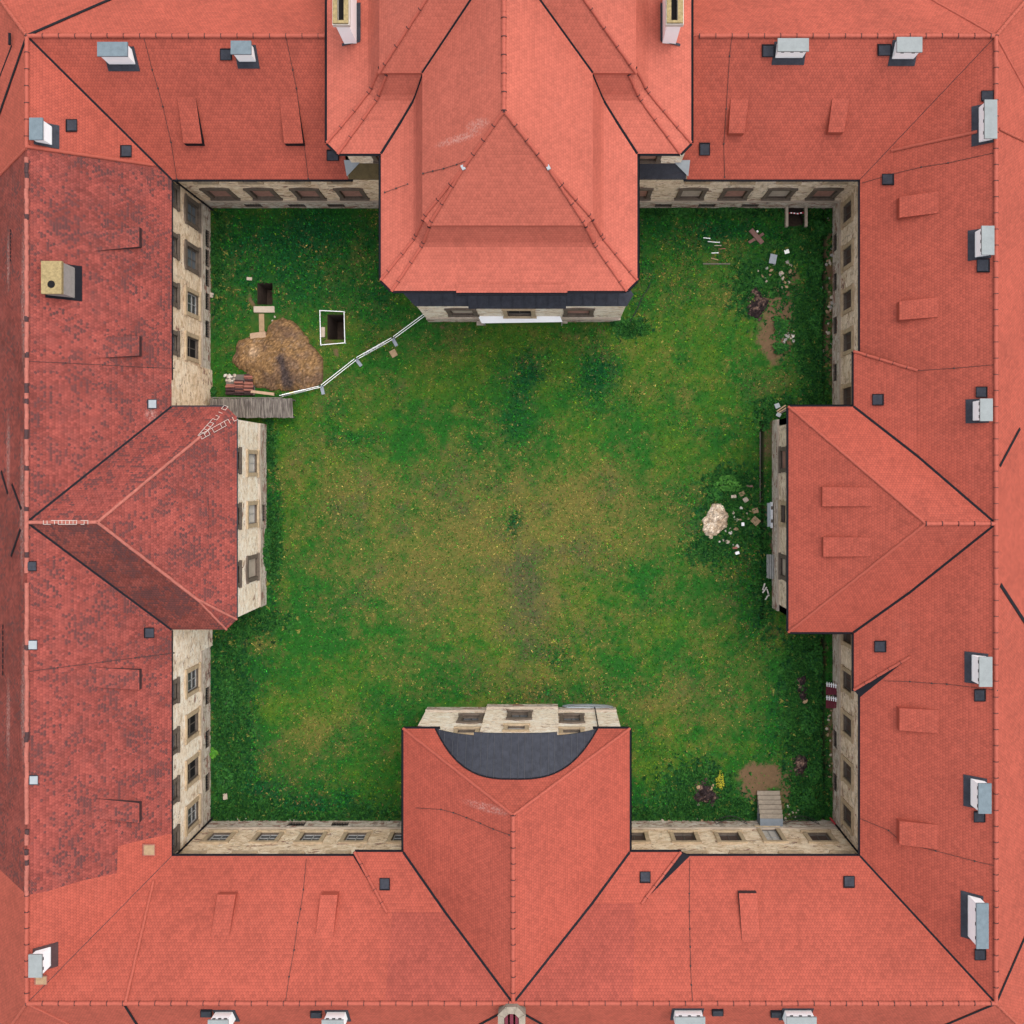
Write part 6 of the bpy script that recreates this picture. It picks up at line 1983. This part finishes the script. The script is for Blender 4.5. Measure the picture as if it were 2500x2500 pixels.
# white porch block of the right pavilion
pc = thing('porch_steps', 'white painted porch with steps at the door of the right pavilion', 'porch', W(1885, 1257))
mb = MB(); q_ = W(1874, 1286, .3); r_ = W(1897, 1228, .3)
mb.abox(q_.x, q_.y, -.4, q_.x + .35, r_.y, .25); mb.build('lower_step', M['zinc'], pc)
mb = MB(); mb.abox(q_.x + .36, q_.y - .1, -.4, 20.9, r_.y + .1, .9); mb.build('upper_step', M['paint'], pc)
mb = MB()
for yy in (W(1885, 1240, 1).y, W(1885, 1272, 1).y):
    mb.abox(q_.x + .45, yy - .16, .9, 20.8, yy + .16, .93)
mb.build('grating', M['frame'], pc)
# sticks, crossed planks, sheet at the upper right
for k, (xa_, ya_, an, m_) in enumerate(((1725, 582, -.1, 'paint'), (1736, 591, -.1, 'paint'), (1748, 592, -.03, 'paint'), (1752, 600, 0, 'stone'), (1762, 608, .08, 'rust'), (1745, 618, .03, 'paint'), (1744, 633, -.25, 'wood_warm'))):
    mb = MB(); mb.tube((-.34, 0, 0), (.26, 0, 0), .042, 8); mb.tube((.26, 0, 0), (.34, 0, 0), .06, 8)
    o = mb.build('short_pipe', M[m_]); p_ = W(xa_, ya_); o.location = (p_.x, p_.y, .12); o.rotation_euler = (0, 0, an)
    tag(o, ['white pipe topmost of those strewn on the upper right grass', 'thin white pipe just below the topmost one', 'white pipe at the right end of the second row', 'pinkish pipe in the middle of the strewn pipes', 'reddish pipe lying farthest right of the strewn pipes', 'white pipe lowest of the pale strewn pipes', 'tan tapered stick below the strewn pipes'][k], 'pipe', 'pipes strewn on the grass')
slab('wooden_beam', 1715, 643, 1783, 646, .1, 'wood', 'long dark beam in the grass below the strewn pipes', 'beam', 0)
slab('wooden_plank', 1823, 572, 1869, 584, .08, 'wood_brown', 'wide brown plank lying across another near the cellar entrance', 'plank', -.86, z0=.14)
slab('wooden_plank', 1824, 578, 1868, 585, .08, 'wood_brown', 'narrow brown plank lying underneath the wide one', 'plank', .55)
slab('stone_block', 1846, 564, 1850, 569, .08, 'paint', 'tiny white block on top of the crossed brown planks', 'block', .6, z0=.24)
slab('metal_sheet', 1877, 622, 1894, 646, .06, 'grey', 'blue grey sheet in weeds above the scattered stones', 'sheet', -.2, None, .3)
slab('stone_block', 1914, 610, 1926, 620, .2, 'paint', 'white lump of plaster above the scattered stones', 'block', .3)
# low timber kerb along the right-hand beds
slab('timber_kerb', 1855, 1050, 1857.5, 1230, .18, 'wood', 'low timber kerb along the bed before the right facade', 'kerb', 0)
# black cable lying in the grass
mb = MB()
ps_ = [W(*q_, .06) for q_ in ((1588, 690), (1582, 705), (1571, 720), (1562, 738), (1558, 750), (1552, 762), (1545, 775), (1536, 788), (1530, 796))]
for a_, b_ in zip(ps_[:-1], ps_[1:]): mb.tube(a_, b_, .045, 6)
tag(mb.build('cable', M['black']), 'black cable snaking over the grass right of the top pavilion', 'cable')

# shrubs: leafy crowns of small leaves on a few stems
def shrub(px, py, rx, ry, h, n, cols, label, leaf=.16, cat='shrub'):
    base = W(px, py)
    o0 = thing('shrub', label, cat, base)
    mb = MB()
    for k in range(5):
        an = random.uniform(0, 6.28)
        mb.tube(base + V((0, 0, -.1)), base + V((math.cos(an) * rx * .5, math.sin(an) * ry * .5, h * .7)), .03, 5, 0, .012)
    mb.build('stem', M['wood'], o0)
    mb = MB()
    for _ in range(n):
        t_ = random.uniform(0, 6.28); r_ = math.sqrt(random.random()) * (1 + .25 * math.sin(3 * t_ + px))
        z_ = h * (1 - .6 * r_ * r_) * random.uniform(.35, 1.0)
        c_ = base + V((math.cos(t_) * r_ * rx, math.sin(t_) * r_ * ry, z_))
        nrm = V((random.uniform(-.7, .7), random.uniform(-.7, .7), 1)).normalized()
        a_ = nrm.cross(V((math.cos(t_ * 7), math.sin(t_ * 7), 0.1))).normalized(); b_ = nrm.cross(a_)
        s_ = leaf * random.uniform(.6, 1.3)
        f_ = random.random()
        col = tuple(cols[0][i] * (1 - f_) + cols[1][i] * f_ for i in range(3))
        mb.poly([c_ - a_ * s_, c_ + b_ * s_ * .45, c_ + a_ * s_, c_ - b_ * s_ * .45], 0, None, col)
    mb.build('foliage', M['leaf'], o0)
GREEN = ((0.006, 0.045, 0.012), (0.032, 0.125, 0.018))
shrub(1757, 1905, .42, .85, .9, 190, ((0.16, 0.17, 0.02), (0.48, 0.42, 0.03)), 'bright yellow flowering bush beside the dark heap left of the stairs', .075)
shrub(645, 1352, .75, 1.5, 1.6, 900, GREEN, 'dark green shrub growing at the foot of the left pavilion')
shrub(652, 1310, .45, .8, .9, 300, GREEN, 'small green shrub just above the larger one at the left pavilion')
shrub(1503, 783, .6, .45, .8, 260, GREEN, 'green shrub at the right corner of the top pavilion')
shrub(523, 1838, .28, .45, .7, 150, ((0.04, 0.16, 0.02), (0.12, 0.3, 0.03)), 'light green sapling at the foot of the lower left wall')
shrub(1033, 1768, .35, .8, .8, 250, GREEN, 'green shrub at the left corner of the bottom pavilion')
shrub(1905, 800, .7, 1.1, .6, 300, GREEN, 'dark green shrub in the middle of the bare earth patch')
shrub(521, 958, .4, .5, .8, 150, GREEN, 'small shrub beside the wall above the plank roof')
shrub(1985, 1880, .8, 1.2, .9, 500, GREEN, 'spreading shrub at the lower right wall beside the stone heap')
shrub(1990, 1610, .8, 1.4, .9, 520, GREEN, 'spreading shrub just below the right pavilion roof')
shrub(1775, 1182, 1.3, .8, .7, 420, ((0.02, 0.09, 0.015), (0.07, 0.2, 0.03)), 'light green leafy bush just above the pale rubble heap')
shrub(1742, 1208, .8, .7, .6, 260, GREEN, 'darker leafy bush touching the top of the pale rubble heap')
shrub(1992, 660, .6, 1.3, .8, 380, GREEN, 'narrow dark shrub by the drain between first and second upper right windows')
shrub(1990, 790, .55, 1.2, .8, 320, GREEN, 'narrow dark shrub by the drain below the third upper right window')
shrub(2000, 560, .7, .8, .9, 300, GREEN, 'dark shrub in the upper right corner below the cellar entrance')
shrub(1850, 690, .5, .5, .5, 160, GREEN, 'small dark plant right above the dark heap of roof tiles')
shrub(1905, 850, .8, .5, .5, 220, GREEN, 'dark plant at the lower right tip of the bare earth')
shrub(1975, 1760, .9, 1.5, .8, 480, GREEN, 'broad shrub at the right wall below the red slatted boards')
shrub(1970, 1950, .9, 1.1, .8, 420, GREEN, 'broad shrub filling the lower right corner')
shrub(560, 1700, .9, 1.8, .5, 420, GREEN, 'low dark shrub at the left wall opposite its first lower window')
shrub(548, 1900, .8, 1.4, .5, 360, GREEN, 'low dark shrub near the lower left corner')
shrub(1660, 517, 1.4, .4, .5, 260, GREEN, 'low dark hedge-like shrub along the top wall left of the cellar')
shrub(1780, 512, 1.3, .4, .5, 260, GREEN, 'low dark shrub along the top wall just left of the cellar side wall')
